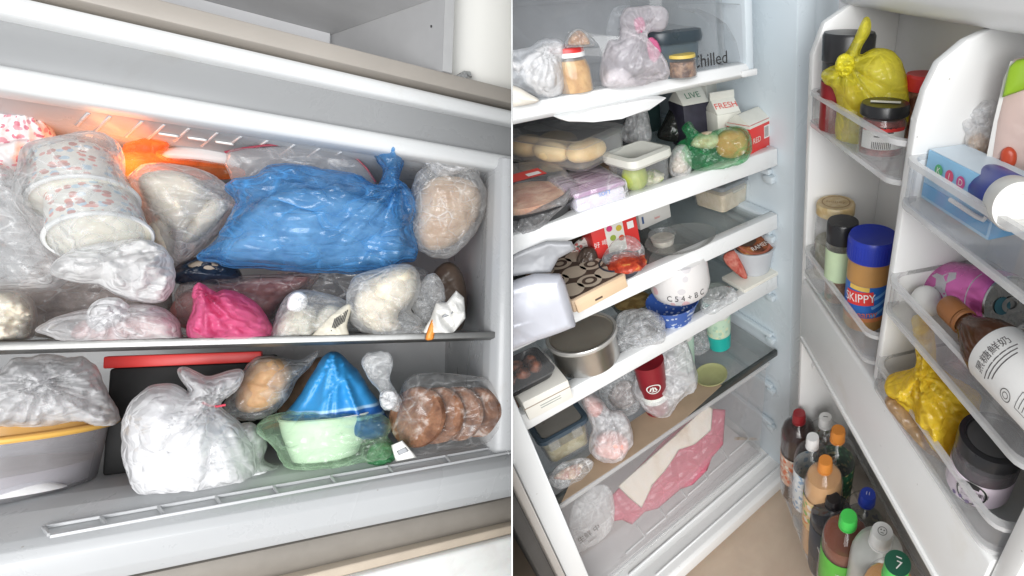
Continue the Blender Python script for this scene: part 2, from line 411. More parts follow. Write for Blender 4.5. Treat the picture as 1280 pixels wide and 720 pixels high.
def clear(name, tint=(.96, .97, .97), alpha=.08, rough=.06, edge=.5, col=(.85, .87, .88), haze=.5):
    """Rigid clear plastic or thin glass."""
    if name in MATS: return MATS[name]
    t = NT(name); face = t.new('LayerWeight', {'Blend': .3}).outputs['Facing']
    a = t.math('ADD', alpha, t.math('MULTIPLY', t.math('POWER', face, 2.5), edge)); a = t.math('ADD', a, t.math('MULTIPLY', t.math('SUBTRACT', t.noise(14, 5), .5), alpha * haze))
    a = t.math('MINIMUM', t.math('MAXIMUM', a, .01), .95)
    nb = t.bump(t.noise(30, 2), .04)
    p = t.new('BsdfPrincipled', {'Base Color': col, 'Roughness': .2}).outputs[0]
    tp = t.new('BsdfTransparent', {'Color': tint}).outputs[0]; g = t.new('BsdfGlossy', {'Roughness': rough, 'Normal': nb}).outputs[0]
    tp2 = t.new('MixShader', {0: t.math('ADD', .035, t.math('MULTIPLY', t.math('POWER', t.new('LayerWeight', {'Blend': .5, 'Normal': nb}).outputs['Facing'], 5.), .8)), 1: tp, 2: g}).outputs[0]
    MATS[name] = t.done(t.new('MixShader', {0: a, 1: tp2, 2: p}).outputs[0]); return MATS[name]
def printed(name, base, inks, scale=40., size=.28, rough=.5, alpha=1.):
    """Paper or film with a scattered print (flat spots of several inks)."""
    if name in MATS: return MATS[name]
    t = NT(name); c = base
    col = t.new('RGB').outputs[0]; col.default_value = (*base, 1)
    for i, ink in enumerate(inks):
        mp = t.new('Mapping', {'Vector': t.tc.outputs['Object'], 'Location': (i * 3.1, i * 1.7, i * .9)}).outputs[0]
        wob = t.noise(scale * 1.5, 3, coord=mp)
        d = t.math('ADD', t.new('TexVoronoi', {'Vector': mp, 'Scale': scale}).outputs[0], t.math('MULTIPLY', t.math('SUBTRACT', wob, .5), .35))
        k = t.math('LESS_THAN', d, size); col = t.mix(t.math('MULTIPLY', k, .85), col, ink)
    p = t.new('BsdfPrincipled', {'Base Color': col, 'Roughness': rough, 'Normal': t.bump(t.noise(40, 4, .6, 1.), .3)}).outputs[0]
    if alpha < 1:
        tp = t.new('BsdfTransparent', {'Color': (.96, .96, .96)}).outputs[0]
        p = t.new('MixShader', {0: alpha, 1: tp, 2: p}).outputs[0]
    MATS[name] = t.done(p); return MATS[name]
def glow(name, col, s):
    t = NT(name); return t.done(t.new('Emission', {'Color': col, 'Strength': s}).outputs[0])

# ------------------------------------------------------------ shared materials
WHITE = worn('white_plastic', (.77, .78, .78), .32)
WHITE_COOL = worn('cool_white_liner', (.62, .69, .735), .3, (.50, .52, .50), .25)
DOOR_W = worn('door_white', (.80, .80, .79), .34, (.60, .54, .44), .30)
LINER = worn('freezer_liner', (.50, .51, .52), .3, (.40, .37, .33), .4)
LINER_G = worn('freezer_grey', (.33, .335, .34), .3, (.26, .25, .24), .4)
GLASS = clear('shelf_glass', (.93, .95, .945), .05, .05, .3, (.6, .63, .63), 1.2)
CLEAR = clear('clear_plastic', (.975, .98, .98), .07, .06, .4, (.82, .83, .84), 1.)
CLEAR_S = clear('smoky_clear_plastic', (.975, .975, .98), .05, .05, .5, (.74, .74, .75), 1.)
BLACK = solid('black_plastic', (.018, .018, .02), .3, .2, 20)
METAL = solid('brushed_metal', (.55, .55, .54), .28, .1, 60, metal=1.)
STEEL = solid('pot_steel', (.60, .59, .57), .3, .12, 12, metal=1., bump=.05)
CREAM = solid('cream_plastic', (.78, .76, .68), .35, .04)
INK = solid('black_ink', (.02, .02, .02), .6, .1)
PAPER = solid('white_paper', (.80, .79, .76), .65, .04, 30, .15)
RED = solid('red_plastic', (.62, .035, .035), .35, .1)

# ------------------------------------------------------------ room: floor, wall, panel between the appliances
flo = food('floor_vinyl', (.40, .31, .235), (.47, .375, .29), 9., .3, .7, .5, .06)
single('floor', box(-2.4, 1.6, -2.0, 1.6, -.09, -.06), flo, None, None, FR, (0, 0, 0), kind='structure', cut=1)
# thin upright panel that both appliances butt against
b = bmesh.new()
sd = ray(640, 360); sd = sd / np.linalg.norm(sd); up = -ROT[1]
pn = []
for k in (-.0007, .0007):
    pn.append([b.verts.new(Vector(CAM + sd * a + up * c) + SEAM_N * k) for a, c in ((.66, -.75), (1.75, -1.25), (1.75, 1.3), (.66, .75))])
b.faces.new(pn[0]); b.faces.new(pn[1][::-1])
for i in range(4): b.faces.new((pn[0][i], pn[1][i], pn[1][(i + 1) % 4], pn[0][(i + 1) % 4]))
single('partition_panel', b, WHITE, 'thin white upright panel standing between the freezer and the fridge', 'panel', FR, (0, 0, 0), smooth=False)

# ------------------------------------------------------------ FREEZER
fz = root('freezer', 'open white freezer with one glass shelf crammed with frozen bags', 'freezer', FZ, (0, 0, 0))
FL = -.19                                              # its floor
L = -.78
part('top_frame', box(L, .03, -.006, .05, .376, .402, .008), WHITE, fz, cut=-1)
part('grey_fascia', box(L, .03, .018, .05, .317, .378, .003), LINER_G, fz, cut=-1)
part('inner_rim', box(L, .03, -.002, .05, .290, .320, .011, 3), WHITE, fz, cut=-1)
part('ceiling', prism([(.03, .312), (.03, .296), (.10, .288), (.36, .272), (.46, .272), (.46, .312)], 0, L, .03), LINER, fz, cut=-1)
part('back_wall', box(L, .03, .43, .46, -.30, .30), LINER, fz, cut=-1)
part('right_wall', prism([(-.020, -.012), (-.030, .004), (-.036, .03), (-.052, .40), (-.06, .45), (.05, .45), (.05, -.012), (.012, -.02)], 2, -.30, .31, .003), LINER, fz, cut=-1)
part('wall_flange', box(-.022, .012, -.008, .014, -.20, .30, .010, 3), LINER, fz, cut=-1)
part('floor_liner', prism([(.45, -.183), (.05, -.190), (.012, -.197), (-.012, -.207), (-.034, -.216), (-.046, -.224), (-.050, -.236), (-.046, -.262), (-.036, -.278), (-.02, -.282), (-.02, -.32), (.45, -.32)], 0, L, .04, .0015), LINER, fz, cut=-1)
RIB = solid('rib_grey', (.66, .67, .68), .3, .05)
def zc(y): return .296 - (y - .03) * .1143 if y < .1 else .288 - (y - .1) * .0615
def ceil(u, v):
    z = .29
    for _ in range(5):
        p = FZ.hit(u, v, 2, z); z = zc(min(max(p[1], .03), .4)) - .0015
    return p
for a, c in (((128, 127), (96, 158)), ((157, 130), (117, 167)), ((203, 133), (157, 172)), ((228, 140), (185, 175)), ((262, 143), (218, 178)), ((296, 150), (252, 184)), ((327, 157), (290, 180)), ((361, 162), (320, 187)), ((393, 167), (350, 195)), ((424, 173), (385, 197)), ((453, 178), (420, 195))):
    p, q = ceil(*a), ceil(*c)
    if p[1] < .058: p = p + (q - p) * (.058 - p[1]) / (q[1] - p[1])
    p[2], q[2] = zc(p[1]), zc(q[1])
    part('ceiling_rib', bar(p, q, .003, .003), RIB, fz, cut=-1)
for u, v in ((211, 169), (247, 174), (281, 179)):
    p = ceil(u, v); part('ceiling_slot', xf(loft([(.010, .0035, .0034, -.002), (.009, .003, .0029, -.0045)]), Matrix.Translation(Vector(p) + Vector((0, 0, .003)))), DOOR_W, fz)
# floor grooves: two long ridges and ticks between
def flr(u, v):
    z = -.2
    for _ in range(12): p = FZ.hit(u, v, 2, z); z = .5 * z + .5 * (-.1955 - (.012 - min(max(p[1], -.034), .012)) * .40)
    return p + np.array([0, 0, .001])
for (a, c) in (((54, 660), (640, 556)), ((62, 672), (640, 566))):
    p, q = np.array(flr(*a)), np.array(flr(*c)); part('floor_ridge', bar(p, q, .0024, .004), LINER, fz, cut=-1)
for k in range(9):
    t = k / 8.; u = 54 + 575 * t; v = 660 - 102 * t
    part('floor_tick', bar(flr(u, v), flr(u + 7, v + 10), .0024, .004), LINER, fz, cut=-1)
# shelf
sh = part('glass_shelf', box(L, -.034, .004, .36, -.006, .0, .001, 1), GLASS, fz, cut=-1)
part('shelf_trim', prism([(-.006, .001), (.012, .002), (.012, -.010), (.004, -.014), (-.006, -.009)], 0, L, .002, .001), solid('dull_metal', (.24, .24, .235), .34, .1, 40, metal=.85), sh, cut=-1)
part('shelf_edge', box(L, -.03, .013, .03, -.014, -.0062), solid('dark_trim', (.10, .10, .10), .4), sh, cut=-1)
# below the freezer: gasket gap, strip, lower door
part('door_gap', box(L, .05, -.030, .10, -.330, -.2830), solid('gap_taupe', (.27, .245, .215), .5, .1), fz, cut=-1)
part('beige_strip', box(L, .05, -.050, .08, -.336, -.3215, .003), solid('beige_strip', (.52, .44, .35), .5, .1), fz, cut=-1)
part('lower_door', box(L, .05, -.060, .08, -.70, -.3365, .006), food('white_marbled', (.80, .80, .78), (.74, .73, .71), 24, .5, .68, .3, .05), fz, cut=-1)
# outer shell, so that it is a closed box from elsewhere
part('outer_shell', merge(box(L, .05, .465, .48, -.70, .41), box(L, .05, .06, .47, .3985, .4085), box(L - .02, L, -.0, .48, -.70, .41), box(L, .05, .11, .46, -.70, -.34)), WHITE, fz, cut=-1)
# kitchen unit round the top of the freezer
ku = root('wall_cupboard', 'grey open cupboard niche above the freezer', 'cupboard', FZ, (-.4, .0, .41))
def K(b): return xf(b, Matrix.Translation((.4, 0, -.41)))
BEIGE = solid('beige_board', (.40, .365, .325), .5, .06, 12)
GREYB = solid('grey_board', (.44, .44, .445), .5, .05, 14)
part('bottom_board', K(box(L, .05, -.012, .30, .4105, .4365, .002)), BEIGE, ku, cut=-1)
YB = .26
pA = FZ.hit(413, 42, 1, YB); xb, zt = pA[0], pA[2]
xf_ = -.1135
part('side_panel', K(prism([(xf_, -.012), (xf_ + .0115, -.012), (xb + .02, YB + .008), (xb, YB + .008)], 2, .4367, 1.05)), GREYB, ku, cut=-1)
part('panel_edge', K(box(xf_ - .001, xf_ + .0125, -.0155, -.0122, .4367, 1.05)), solid('edge_band', (.42, .42, .42), .4, .05), ku, cut=-1)
part('back_panel', K(box(L, xb - .0005, YB, YB + .008, .4367, zt)), solid('white_board', (.62, .62, .63), .5, .04), ku, cut=-1)
part('top_board', K(prism([(L, -.012), (xf_ - .0005, -.012), (xb - .0005, YB + .008), (L, YB + .008)], 2, zt + .0005, zt + .018)), solid('dark_grey_board', (.46, .46, .465), .5, .05), ku, cut=-1)
pS = FZ.hitp(539, 33, (xf_ - .0005, -.012, 0), unit([YB + .02, xf_ - xb, 0]))
part('screw_cap', K(xf(lathe([(0, -.001), (.0022, -.001), (.0022, .001), (0, .0012)], 10), Matrix.Translation(pS) @ Matrix.Rotation(-math.pi / 2, 4, 'Y'))), INK, ku)
single('wall', box(-.1015, .16, .030, .05, .4372, 1.1), solid('wall_paint', (.88, .87, .83), .6, .02, 4), None, None, FZ, (0, 0, 0), kind='structure', cut=-1)
p = FZ.hit(572, 103, 2, .4368); p[1] = .008
hb = root('hinge_bracket', 'small grey metal hinge bracket standing on the beige board', 'bracket', FZ, p)
part('arm', bar((0, 0, .002), (.013, 0, .016), .012, .004, (0, 1, 0)), METAL, hb); part('plate', box(.004, .024, -.006, .006, .0, .003, .001), METAL, hb); part('tip', bar((.011, 0, .014), (.019, 0, .016), .010, .004, (0, 1, 0)), METAL, hb)

# ------------------------------------------------------------ FRIDGE
fg = root('fridge', 'open white fridge with four crowded glass shelves and its door swung wide', 'fridge', FR, (-.3, .2, 0))
def G(b): return xf(b, Matrix.Translation((.3, -.2, 0)))
XL = -.60
part('right_wall', G(box(0, .045, .0, .52, -.05, 1.45, .004)), WHITE_COOL, fg, cut=1)
part('front_flange', G(box(.0455, .12, .012, .05, -.05, 1.45, .004)), WHITE_COOL, fg)
part('back_wall', G(box(XL, .045, .46, .5, -.05, 1.45)), WHITE_COOL, fg, cut=1)
part('left_wall', G(box(XL, XL + .035, .002, .46, -.05, 1.45, .004)), WHITE, fg, cut=1)
part('left_side', G(box(XL - .012, XL - .001, -.006, .5, -.05, 1.45, .002)), solid('side_taupe', (.46, .43, .40), .45, .06, 8), fg, cut=1)
part('left_side_outer', G(box(XL - .034, XL - .0125, .035, .5, -.05, 1.45, .002)), solid('side_dark', (.10, .095, .09), .5, .1), fg, cut=1)
part('top', G(box(XL, .045, .0, .5, 1.40, 1.45)), WHITE, fg, cut=1)
part('floor_liner', G(prism([(.46, .03), (.22, .02), (.20, .012), (.06, .0), (.03, .004), (.006, .004), (-.004, -.002), (-.006, -.036), (.02, -.05), (.46, -.05)], 0, XL + .03, .0, .0015)), DOOR_W, fg, cut=1)
for (a, c, wd) in (((786, 719), (964, 566), .006), ((820, 719), (975, 582), .005)):
    p, q = FR.hit(*a, 2, .004), FR.hit(*c, 2, .004); part('floor_ridge', G(bar(p, q, wd, .007)), WHITE, fg)
for z in (.905, .775, .625, .50, .33, .19):
    part('shelf_rail', G(box(-.014, .0, .055, .40, z - .030, z - .018, .004)), WHITE_COOL, fg)
    part('rail_stop', G(box(-.016, .0, .045, .07, z - .045, z - .030, .004)), WHITE_COOL, fg)
GLASS_D = clear('crisper_lid_glass', (.92, .935, .93), .12, .08, .3, (.50, .51, .50), 1.4)
SH = {}
for nm, zl, zu, y0 in (('A', .898, .931, .040), ('B', .765, .797, .040), ('C', .618, .650, .040)):
    s = part('shelf', G(box(XL + .036, -.006, y0 + .012, .44, zu - .012, zu - .0055, .001, 1)), GLASS, fg, cut=1)
    part('shelf_trim', G(prism([(y0, zu), (y0 + .020, zu + .0005), (y0 + .020, zu - .020), (y0 + .006, zl), (y0 - .001, zl)], 0, XL + .036, -.004, .0018)), WHITE, s, cut=1)
    part('shelf_side_trim', G(box(-.026, -.003, y0 + .022, .40, zu - .020, zu + .0005, .002)), WHITE_COOL, s)
    SH[nm] = zu - .0045
zD = .437
s = part('shelf', G(box(XL + .036, -.006, .045, .44, zD - .008, zD - .001, .001, 1)), GLASS_D, fg, cut=1)
part('shelf_trim', G(box(XL + .036, -.004, .038, .048, zD - .016, zD + .001, .002)), solid('grey_trim', (.045, .05, .048), .18, .4, 14), s, cut=1)
SH['D'] = zD
# crisper drawer, clear
cr = root('crisper_drawer', 'clear crisper drawer at the bottom of the fridge with a pink bag inside', 'drawer', FR, (-.3, .2, .025))
def D_(b): return xf(b, Matrix.Translation((.3, -.2, -.025)))
CRIS = clear('crisper_plastic', (.985, .985, .985), .035, .06, .25, (.92, .92, .92), 1.)
part('front_panel', D_(prism([(.050, .405), (.056, .405), (.092, .03), (.086, .03)], 0, XL + .04, -.03, .001)), clear('crisper_front', (.99, .99, .99), .05, .04, .22, (.95, .95, .95), 1.5), cr, cut=1)
part('side_panel', D_(prism([(.056, .405), (.40, .405), (.40, .03), (.092, .03)], 0, -.028, -.0245)), CRIS, cr)
part('top_rim', D_(box(XL + .04, -.025, .044, .060, .398, .410, .003)), clear('rim_plastic', (.97, .97, .97), .35, .06, .4, (.80, .80, .80)), cr, cut=1)
part('front_edge', D_(box(XL + .04, -.026, .080, .0865, .026, .034, .002)), clear('rim_plastic'), cr, cut=1)
q0 = FR.hit(918, 548, 2, .0325)
part('rust_stain', D_(xf(bar((0, 0, 0), (.055, -.06, 0), .010, .0008), Matrix.Translation(q0))), food('rust', (.42, .25, .12), (.62, .50, .38), 90, .4, .6), cr)

part('bottom', D_(box(XL + .04, -.028, .092, .40, .0265, .031, .001, 1)), clear('crisper_base', (.99, .98, .98), .72, .1, .2, (.86, .82, .82), .1), cr, cut=1)
for k in range(6):                                    # moulded pockets on the drawer floor
    u0 = 782 + k * 26; v0 = 692 - k * 24.5
    P = [FR.hit(a_, b_, 2, .0325) for a_, b_ in ((u0, v0), (u0 + 24, v0 - 21), (u0 + 14, v0 - 36))]
    part('moulded_pocket', D_(merge(bar(P[0], P[1], .0035, .004), bar(P[1], P[2], .003, .003))), WHITE, cr)
p, q = FR.hit(786, 706, 2, .0325), FR.hit(944, 566, 2, .0325); part('moulded_line', D_(bar(p, q, .003, .003)), CRIS, cr)
# chilled drawer, clear, with a white lip
zq = 1.084
ch = root('chilled_drawer', 'clear drawer with white front lip and printed lettering at the top of the fridge', 'drawer', FR, (-.3, .2, zq))
def H(b): return xf(b, Matrix.Translation((.3, -.2, -zq)))
y0 = .032
part('bottom', H(box(XL + .04, -.085, y0 + .012, .40, zq - .006, zq, .001, 1)), clear('drawer_base', (.85, .86, .87), .3, .1, .3, (.62, .63, .65), .5), ch, cut=1)
part('front_lip', H(prism([(y0 - .004, zq - .012), (y0 + .002, zq + .002), (y0 + .02, zq + .003), (y0 + .022, zq - .008), (y0 + .006, zq - .02)], 0, XL + .04, -.078, .0015)), WHITE, ch, cut=1)
P = [FR.hit(u, v, 1, y0 - .001) for u, v in ((692, 146), (705, 150), (735, 150), (770, 146), (805, 136), (828, 120), (800, 122), (740, 133))]
part('handle', H(prism([(p[0], p[2]) for p in P], 1, y0 - .016, y0 + .012, .003)), WHITE, ch)
part('front_panel', H(box(XL + .04, -.135, y0 + .004, y0 + .007, zq + .002, 1.205)), clear('drawer_front', (.93, .94, .95), .10, .05, .3, (.74, .77, .80), 1.), ch, cut=1)
P = [FR.hit(u, v, 1, y0 + .01) for u, v in ((868, 12), (890, 17), (908, 30), (920, 52), (925, 75), (926, 90), (932, 88), (932, 20), (925, 5), (868, 5))]
part('side_arch', H(prism([(p[0], p[2]) for p in P], 1, y0 + .008, y0 + .05, .002)), CLEAR_S, ch)
part('side_panel', H(box(-.105, -.101, y0 + .03, .40, zq, 1.2)), CLEAR, ch)
p = FR.hit(895, 74, 1, y0 + .003)
part('lettering', H(xf(text_bm('Chilled', .025), Matrix.Translation((p[0] - .012, y0 + .0032, p[2])) @ Matrix.Rotation(math.pi / 2, 4, 'X'))), INK, ch, smooth=False)
part('runner', H(box(-.082, -.066, y0 - .0, .42, 1.075, 1.30, .003)), WHITE_COOL, ch)
part('runner_foot', H(box(-.098, -.064, y0 - .006, .03, 1.068, 1.078, .003)), WHITE, ch)
tp = part('top_shelf', G(box(XL + .036, -.10, .03, .44, 1.222, 1.24, .003)), solid('pale_blue_board', (.52, .68, .78), .3, .05), fg, cut=1)
part('top_shelf_trim', G(box(XL + .036, -.09, .022, .04, 1.206, 1.221, .004)), WHITE, tp, cut=1)

# ------------------------------------------------------------ DOOR (x off the inner face, y outwards from the hinge)
def E_(b): return xf(b, Matrix.Translation((.13, -.25, 0)))
BK = -.135                                             # inner back face of the door
dr = part('door', E_(box(BK - .045, BK, -.04, .57, -.05, 1.40, .006)), DOOR_W, fg, 'white door swung open, with two columns of door bins')
bpy.context.view_layer.update()
dr.matrix_local = fg.matrix_world.inverted() @ DR.M @ Matrix.Translation((-.13, .25, 0))
part('hinge_side_rim', E_(prism([(BK - .001, 1.185), (-.06, 1.172), (-.02, 1.15), (-.004, 1.11), (-.004, -.045), (BK - .001, -.045)], 1, -.026, -.010, .004)), DOOR_W, dr)
part('outer_side_rim', E_(prism([(BK - .001, 1.19), (-.03, 1.15), (-.005, 1.10), (-.005, -.04), (BK - .001, -.04)], 1, .524, .548, .005)), DOOR_W, dr)
dv = []                                                # the divider between the columns: its front edge curves back at the top
P = [(BK - .001, 1.185), (-.105, 1.177), (-.075, 1.170), (-.045, 1.160), (-.020, 1.142), (-.010, 1.118), (-.006, 1.09), (-.006, .735), (BK - .001, .735)]
part('divider', E_(prism(P, 1, .260, .272, .003)), DOOR_W, dr)
part('top_rim', E_(prism([(BK - .001, 1.180), (-.066, 1.168), (-.054, 1.172), (-.048, 1.185), (-.050, 1.222), (BK - .001, 1.30)], 1, -.04, .57, .004)), DOOR_W, dr)
part('gasket', E_(box(-.064, -.050, -.03, .57, 1.2225, 1.25, .003)), solid('gasket_grey', (.56, .57, .56), .5), dr)
part('ledge', E_(prism([(BK - .001, .735), (-.004, .735), (.0, .731), (.0, .607), (-.006, .600), (BK - .001, .590)], 1, -.0078, .5238, .002)), DOOR_W, dr)
part('ledge_lip', E_(box(-.002, .004, .0, .522, .599, .609, .002)), DOOR_W, dr)
p = [DR.hit(u, v, 0, -.0295) for u, v in ((1016, 428), (1016, 443), (1017, 458))]
for q in p: part('moulded_stud', E_(xf(box(-.004, .003, -.005, .005, -.006, .006, .002), Matrix.Translation(q))), DOOR_W, dr)
BINRIM = clear('bin_rim_plastic', (.96, .96, .96), .42, .06, .5, (.84, .84, .84))
def bin_(label, s0, s1, z0, z1, tall=.0, dx=0):
    r = root('door_bin', label, 'door bin', DR, (-.06, (s0 + s1) / 2, z0), 0, 'clear door bins')
    x1 = .002 + dx; x0 = BK + .002; hx, hy = (x1 - x0) / 2, (s1 - s0) / 2; cx = (x0 + x1) / 2 + .06
    T = Matrix.Translation((cx, 0, 0)); t = .0028
    def ring(h0, h1, o, wd, r_):
        b = bmesh.new(); n = None; rr = []
        for z, e in ((h0, o), (h1, o), (h1, o - wd), (h0, o - wd)):
            rr.append([b.verts.new((x, y, z)) for x, y in rrect(hx + e, hy + e, r_)]); n = len(rr[0])
        for A, Bq in zip(rr, rr[1:] + rr[:1]):
            for i in range(n): b.faces.new((A[i], A[(i + 1) % n], Bq[(i + 1) % n], Bq[i]))
        return xf(b, T)
    part('bin_wall', ring(.004, z1 - z0, 0, t, .022), CLEAR_S, r)
    part('bin_base', xf(loft([(hx - .001, hy - .001, .022, 0), (hx - .001, hy - .001, .022, .004)]), T), CLEAR, r)
    part('bin_rim', ring(z1 - z0 - .002, z1 - z0 + .004, .002, .006, .023), BINRIM, r)
    part('bin_foot', ring(.0, .006, .0015, .005, .022), BINRIM, r)
    return r
bin_('small clear door bin high on the hinge side holding the black canister and yellow bag', -.006, .258, 1.017, 1.062)
bin_('small clear door bin on the hinge side holding the peanut butter jar', -.006, .258, .755, .802)
bin_('clear door bin at top of the outer column holding the blue drink box', .268, .522, 1.004, 1.052)
bin_('clear door bin in the outer column holding the pink can', .268, .522, .866, .910)
bin_('clear door bin holding the yellow bag and dark jam jar', .268, .522, .737, .779)
bin_('deep clear door bin at the bottom packed with drink bottles', -.004, .522, .118, .250, dx=.034)

# ------------------------------------------------------------ FREEZER CONTENTS (upper level)
W_FILM = film('white_film', (.96, .96, .97), .38, None, .75, .5, .5, 24)
C_FILM = film('clear_film', (.95, .96, .97), .11, (.97, .98, .98), .55, .45, .5, 22)
D_FILM = film('dense_white_film', (.95, .95, .96), .70, None, .6, .3, .45, 20, .3)
S_FILM = film('soft_film', (.94, .95, .96), .22, (.97, .97, .97), .55, .45, .4, 30)
KNOT = film('knot_film', (.96, .96, .97), .75, None, .4, .3, .6, 40, .3)
FROST = solid('frost_white', (.90, .90, .91), .6, .06, 40, .3, 80)
BUN = food('pale_bun', (.66, .58, .46), (.78, .72, .61), 26, .35, .65, .7, .3)
MEAT_P = food('pinkish_meat', (.50, .24, .24), (.68, .50, .48), 30, .4, .62, .5, .4, (.80, .72, .70))
MEAT_D = food('dark_meat', (.16, .035, .04), (.40, .17, .16), 26, .4, .6, .45, .5, (.62, .50, .48))
TOP, BOT = .0015, FL + .0005
def fbag(*a, **k):
    k.setdefault('floor', TOP); k.setdefault('tilt', 0.); return bag(*a, **k)
GREYP = solid('print_grey', (.35, .36, .38), .6)
G1 = 'bags on the upper freezer level'; G2 = 'bags on the lower freezer level'

# black tray added behind the rest to darken the gaps
p0 = FZ.hit(250, 322, 1, .22)
tr = root('gap_filler_tray', 'black flat tray added at the back to darken the gap below the blue bag', 'tray', FZ, (-.22, .24, TOP))
part('tray_body', loft([(.13, .045, .01, 0), (.15, .055, .012, .075), (.145, .05, .012, .074), (.125, .04, .01, .006)], True, True), BLACK, tr)
part('tray_rim', xf(loft([(.153, .058, .012, -.002), (.153, .058, .012, .002)]), Matrix.Translation((0, 0, .075))), BLACK, tr)

fbag('printed_bag', 'white bag with scattered pink red print at the top left of the freezer', FZ, [(-20, 130), (0, 126), (18, 122), (30, 126), (42, 132), (58, 146), (70, 168), (74, 188), (62, 207), (35, 222), (0, 225), (-25, 215), (-30, 165)], 1, .14, .045,
     printed('red_spot_film', (.80, .76, .76), [(.62, .12, .20), (.72, .30, .36)], 95, .30, .4, .9), group=None, knot=(26, 136), kf=.5, wr=.14, seed=3, floor=-9)
fbag('wrapped_parcel', 'small pale bag with a red wedge of print behind the paper tubs', FZ, [(60, 160), (85, 151), (108, 156), (120, 170), (114, 192), (88, 205), (66, 200)], 1, .20, .03, W_FILM, contents=[('contents', [(72, 172), (95, 172), (105, 190), (85, 200), (70, 195)], .014, food('red_print', (.55, .10, .14), (.75, .55, .52), 60, .45, .6), )], seed=5, floor=-9)

# two paper tubs in a clear bag
def aim(dirv, roll=0.):
    z = Vector(dirv).normalized(); return z.to_track_quat('Z', 'Y').to_matrix().to_4x4()
TUBP = printed('floral_paper', (.80, .78, .73), [(.72, .30, .26), (.45, .60, .72), (.55, .25, .22)], 85, .30, .45)
TUBL = food('paper_lid', (.74, .70, .60), (.80, .77, .70), 20, .4, .6, .5, .1)
A = aim((.30, -.55, -.72))
q = FZ.hit(126, 296, 1, -.005)
r_, pl_ = fbag('clear_bag', 'clear plastic bag wrapped round two floral paper tubs', FZ, [(20, 208), (30, 186), (70, 176), (112, 168), (140, 176), (156, 196), (158, 230), (178, 262), (186, 292), (176, 312), (140, 332), (84, 332), (44, 296), (14, 252)], 1, .01, .10, C_FILM, knot=(60, 330), kf=.2, wr=.10, wf=1.3, seed=8, floor=-9)
def tub(center, k, label):
    r = root('paper_tub', label, 'tub', FZ, center, 0, None, A)
    part('cup', lathe([(.0, -.078), (.037 * k, -.078), (.0375 * k, -.076), (.044 * k, -.003), (.044 * k, .0)], 40), TUBP, r)
    part('rim', lathe([(.0440 * k, -.003), (.0470 * k, -.002), (.0478 * k, .001), (.0465 * k, .0035), (.0440 * k, .003)], 40), DOOR_W, r)
    part('lid', lathe([(.0442 * k, .0015), (.043 * k, -.001), (.025 * k, .000), (0, .001)], 40), TUBL, r)
tub(q, .88, 'floral paper tub tipped forward with its cream lid showing')
tub(np.array(q) + np.array(A.to_3x3() @ Vector((-.004, 0, -.062))), .92, 'second floral paper tub nested behind the tub whose lid shows')
fbag('clear_bag', 'loose crumpled clear bag at the left edge above the pale bun', FZ, [(-20, 215), (10, 210), (24, 225), (44, 262), (66, 312), (92, 340), (70, 362), (20, 362), (-25, 350)], 1, .03, .05, S_FILM, wr=.2, wf=1.4, seed=12, floor=-9)
fbag('white_bag', 'crumpled white bag resting under the paper tubs', FZ, [(62, 338), (84, 314), (100, 308), (136, 303), (170, 298), (206, 310), (219, 336), (217, 362), (206, 374), (190, 379), (158, 374), (122, 357), (88, 352)], 1, -.005, .045, film('milky_film', (.97, .97, .97), .70, None, .35, .3, .55, 22, .26), wr=.30, wf=1.6, seed=14, floor=-9)
fbag('bag_of_bun', 'pale wrinkled bun in a clear bag at the left end of the shelf', FZ, [(-30, 368), (0, 362), (28, 364), (44, 380), (47, 404), (38, 424), (0, 428), (-30, 427)], 1, .03, .05, C_FILM,
     contents=[('bun', [(-28, 375), (0, 365), (28, 367), (43, 385), (44, 408), (32, 425), (-20, 427)], .045, BUN, dict(lump=.15, wr=.2, knot=(18, 398), kf=.3))], seed=16)
r_, pl_ = fbag('bag_of_meat', 'flat clear bag of pinkish meat with a white knot on top', FZ, [(44, 412), (66, 398), (98, 388), (128, 384), (160, 380), (196, 382), (220, 396), (227, 416), (220, 428), (140, 429), (84, 429), (60, 420)], 1, .0, .05, W_FILM, knot=(136, 392), kf=.6, wr=.12, seed=18,
     contents=[('meat', [(92, 424), (98, 404), (130, 394), (190, 390), (216, 406), (218, 426), (150, 429)], .035, MEAT_P, dict(lump=.1))])
part('knot', inflate(pl_, [(108, 402), (112, 384), (126, 374), (146, 373), (160, 382), (158, 396), (140, 408), (122, 414)], .02, off=.035, wr=.25, seed=4, res=26), KNOT, r_, ang=0)
fbag('bag_of_buns', 'cloudy bag of pale buns between the paper tubs and the blue bag', FZ, [(156, 232), (168, 214), (186, 206), (220, 207), (258, 216), (284, 232), (301, 250), (292, 270), (268, 298), (242, 322), (222, 330), (206, 316), (190, 284), (172, 258)], 1, .07, .06, S_FILM, wr=.12, seed=21, floor=-9, knot=(296, 252), kf=.3,
     contents=[('bun', [(172, 228), (190, 215), (230, 217), (262, 236), (258, 268), (226, 288), (194, 270)], .05, BUN, dict(lump=.12)), ('bun', [(186, 280), (206, 276), (216, 296), (216, 318), (200, 318), (188, 300)], .028, BUN), ('bun', [(248, 256), (282, 250), (280, 270), (250, 300), (228, 300)], .03, BUN)])
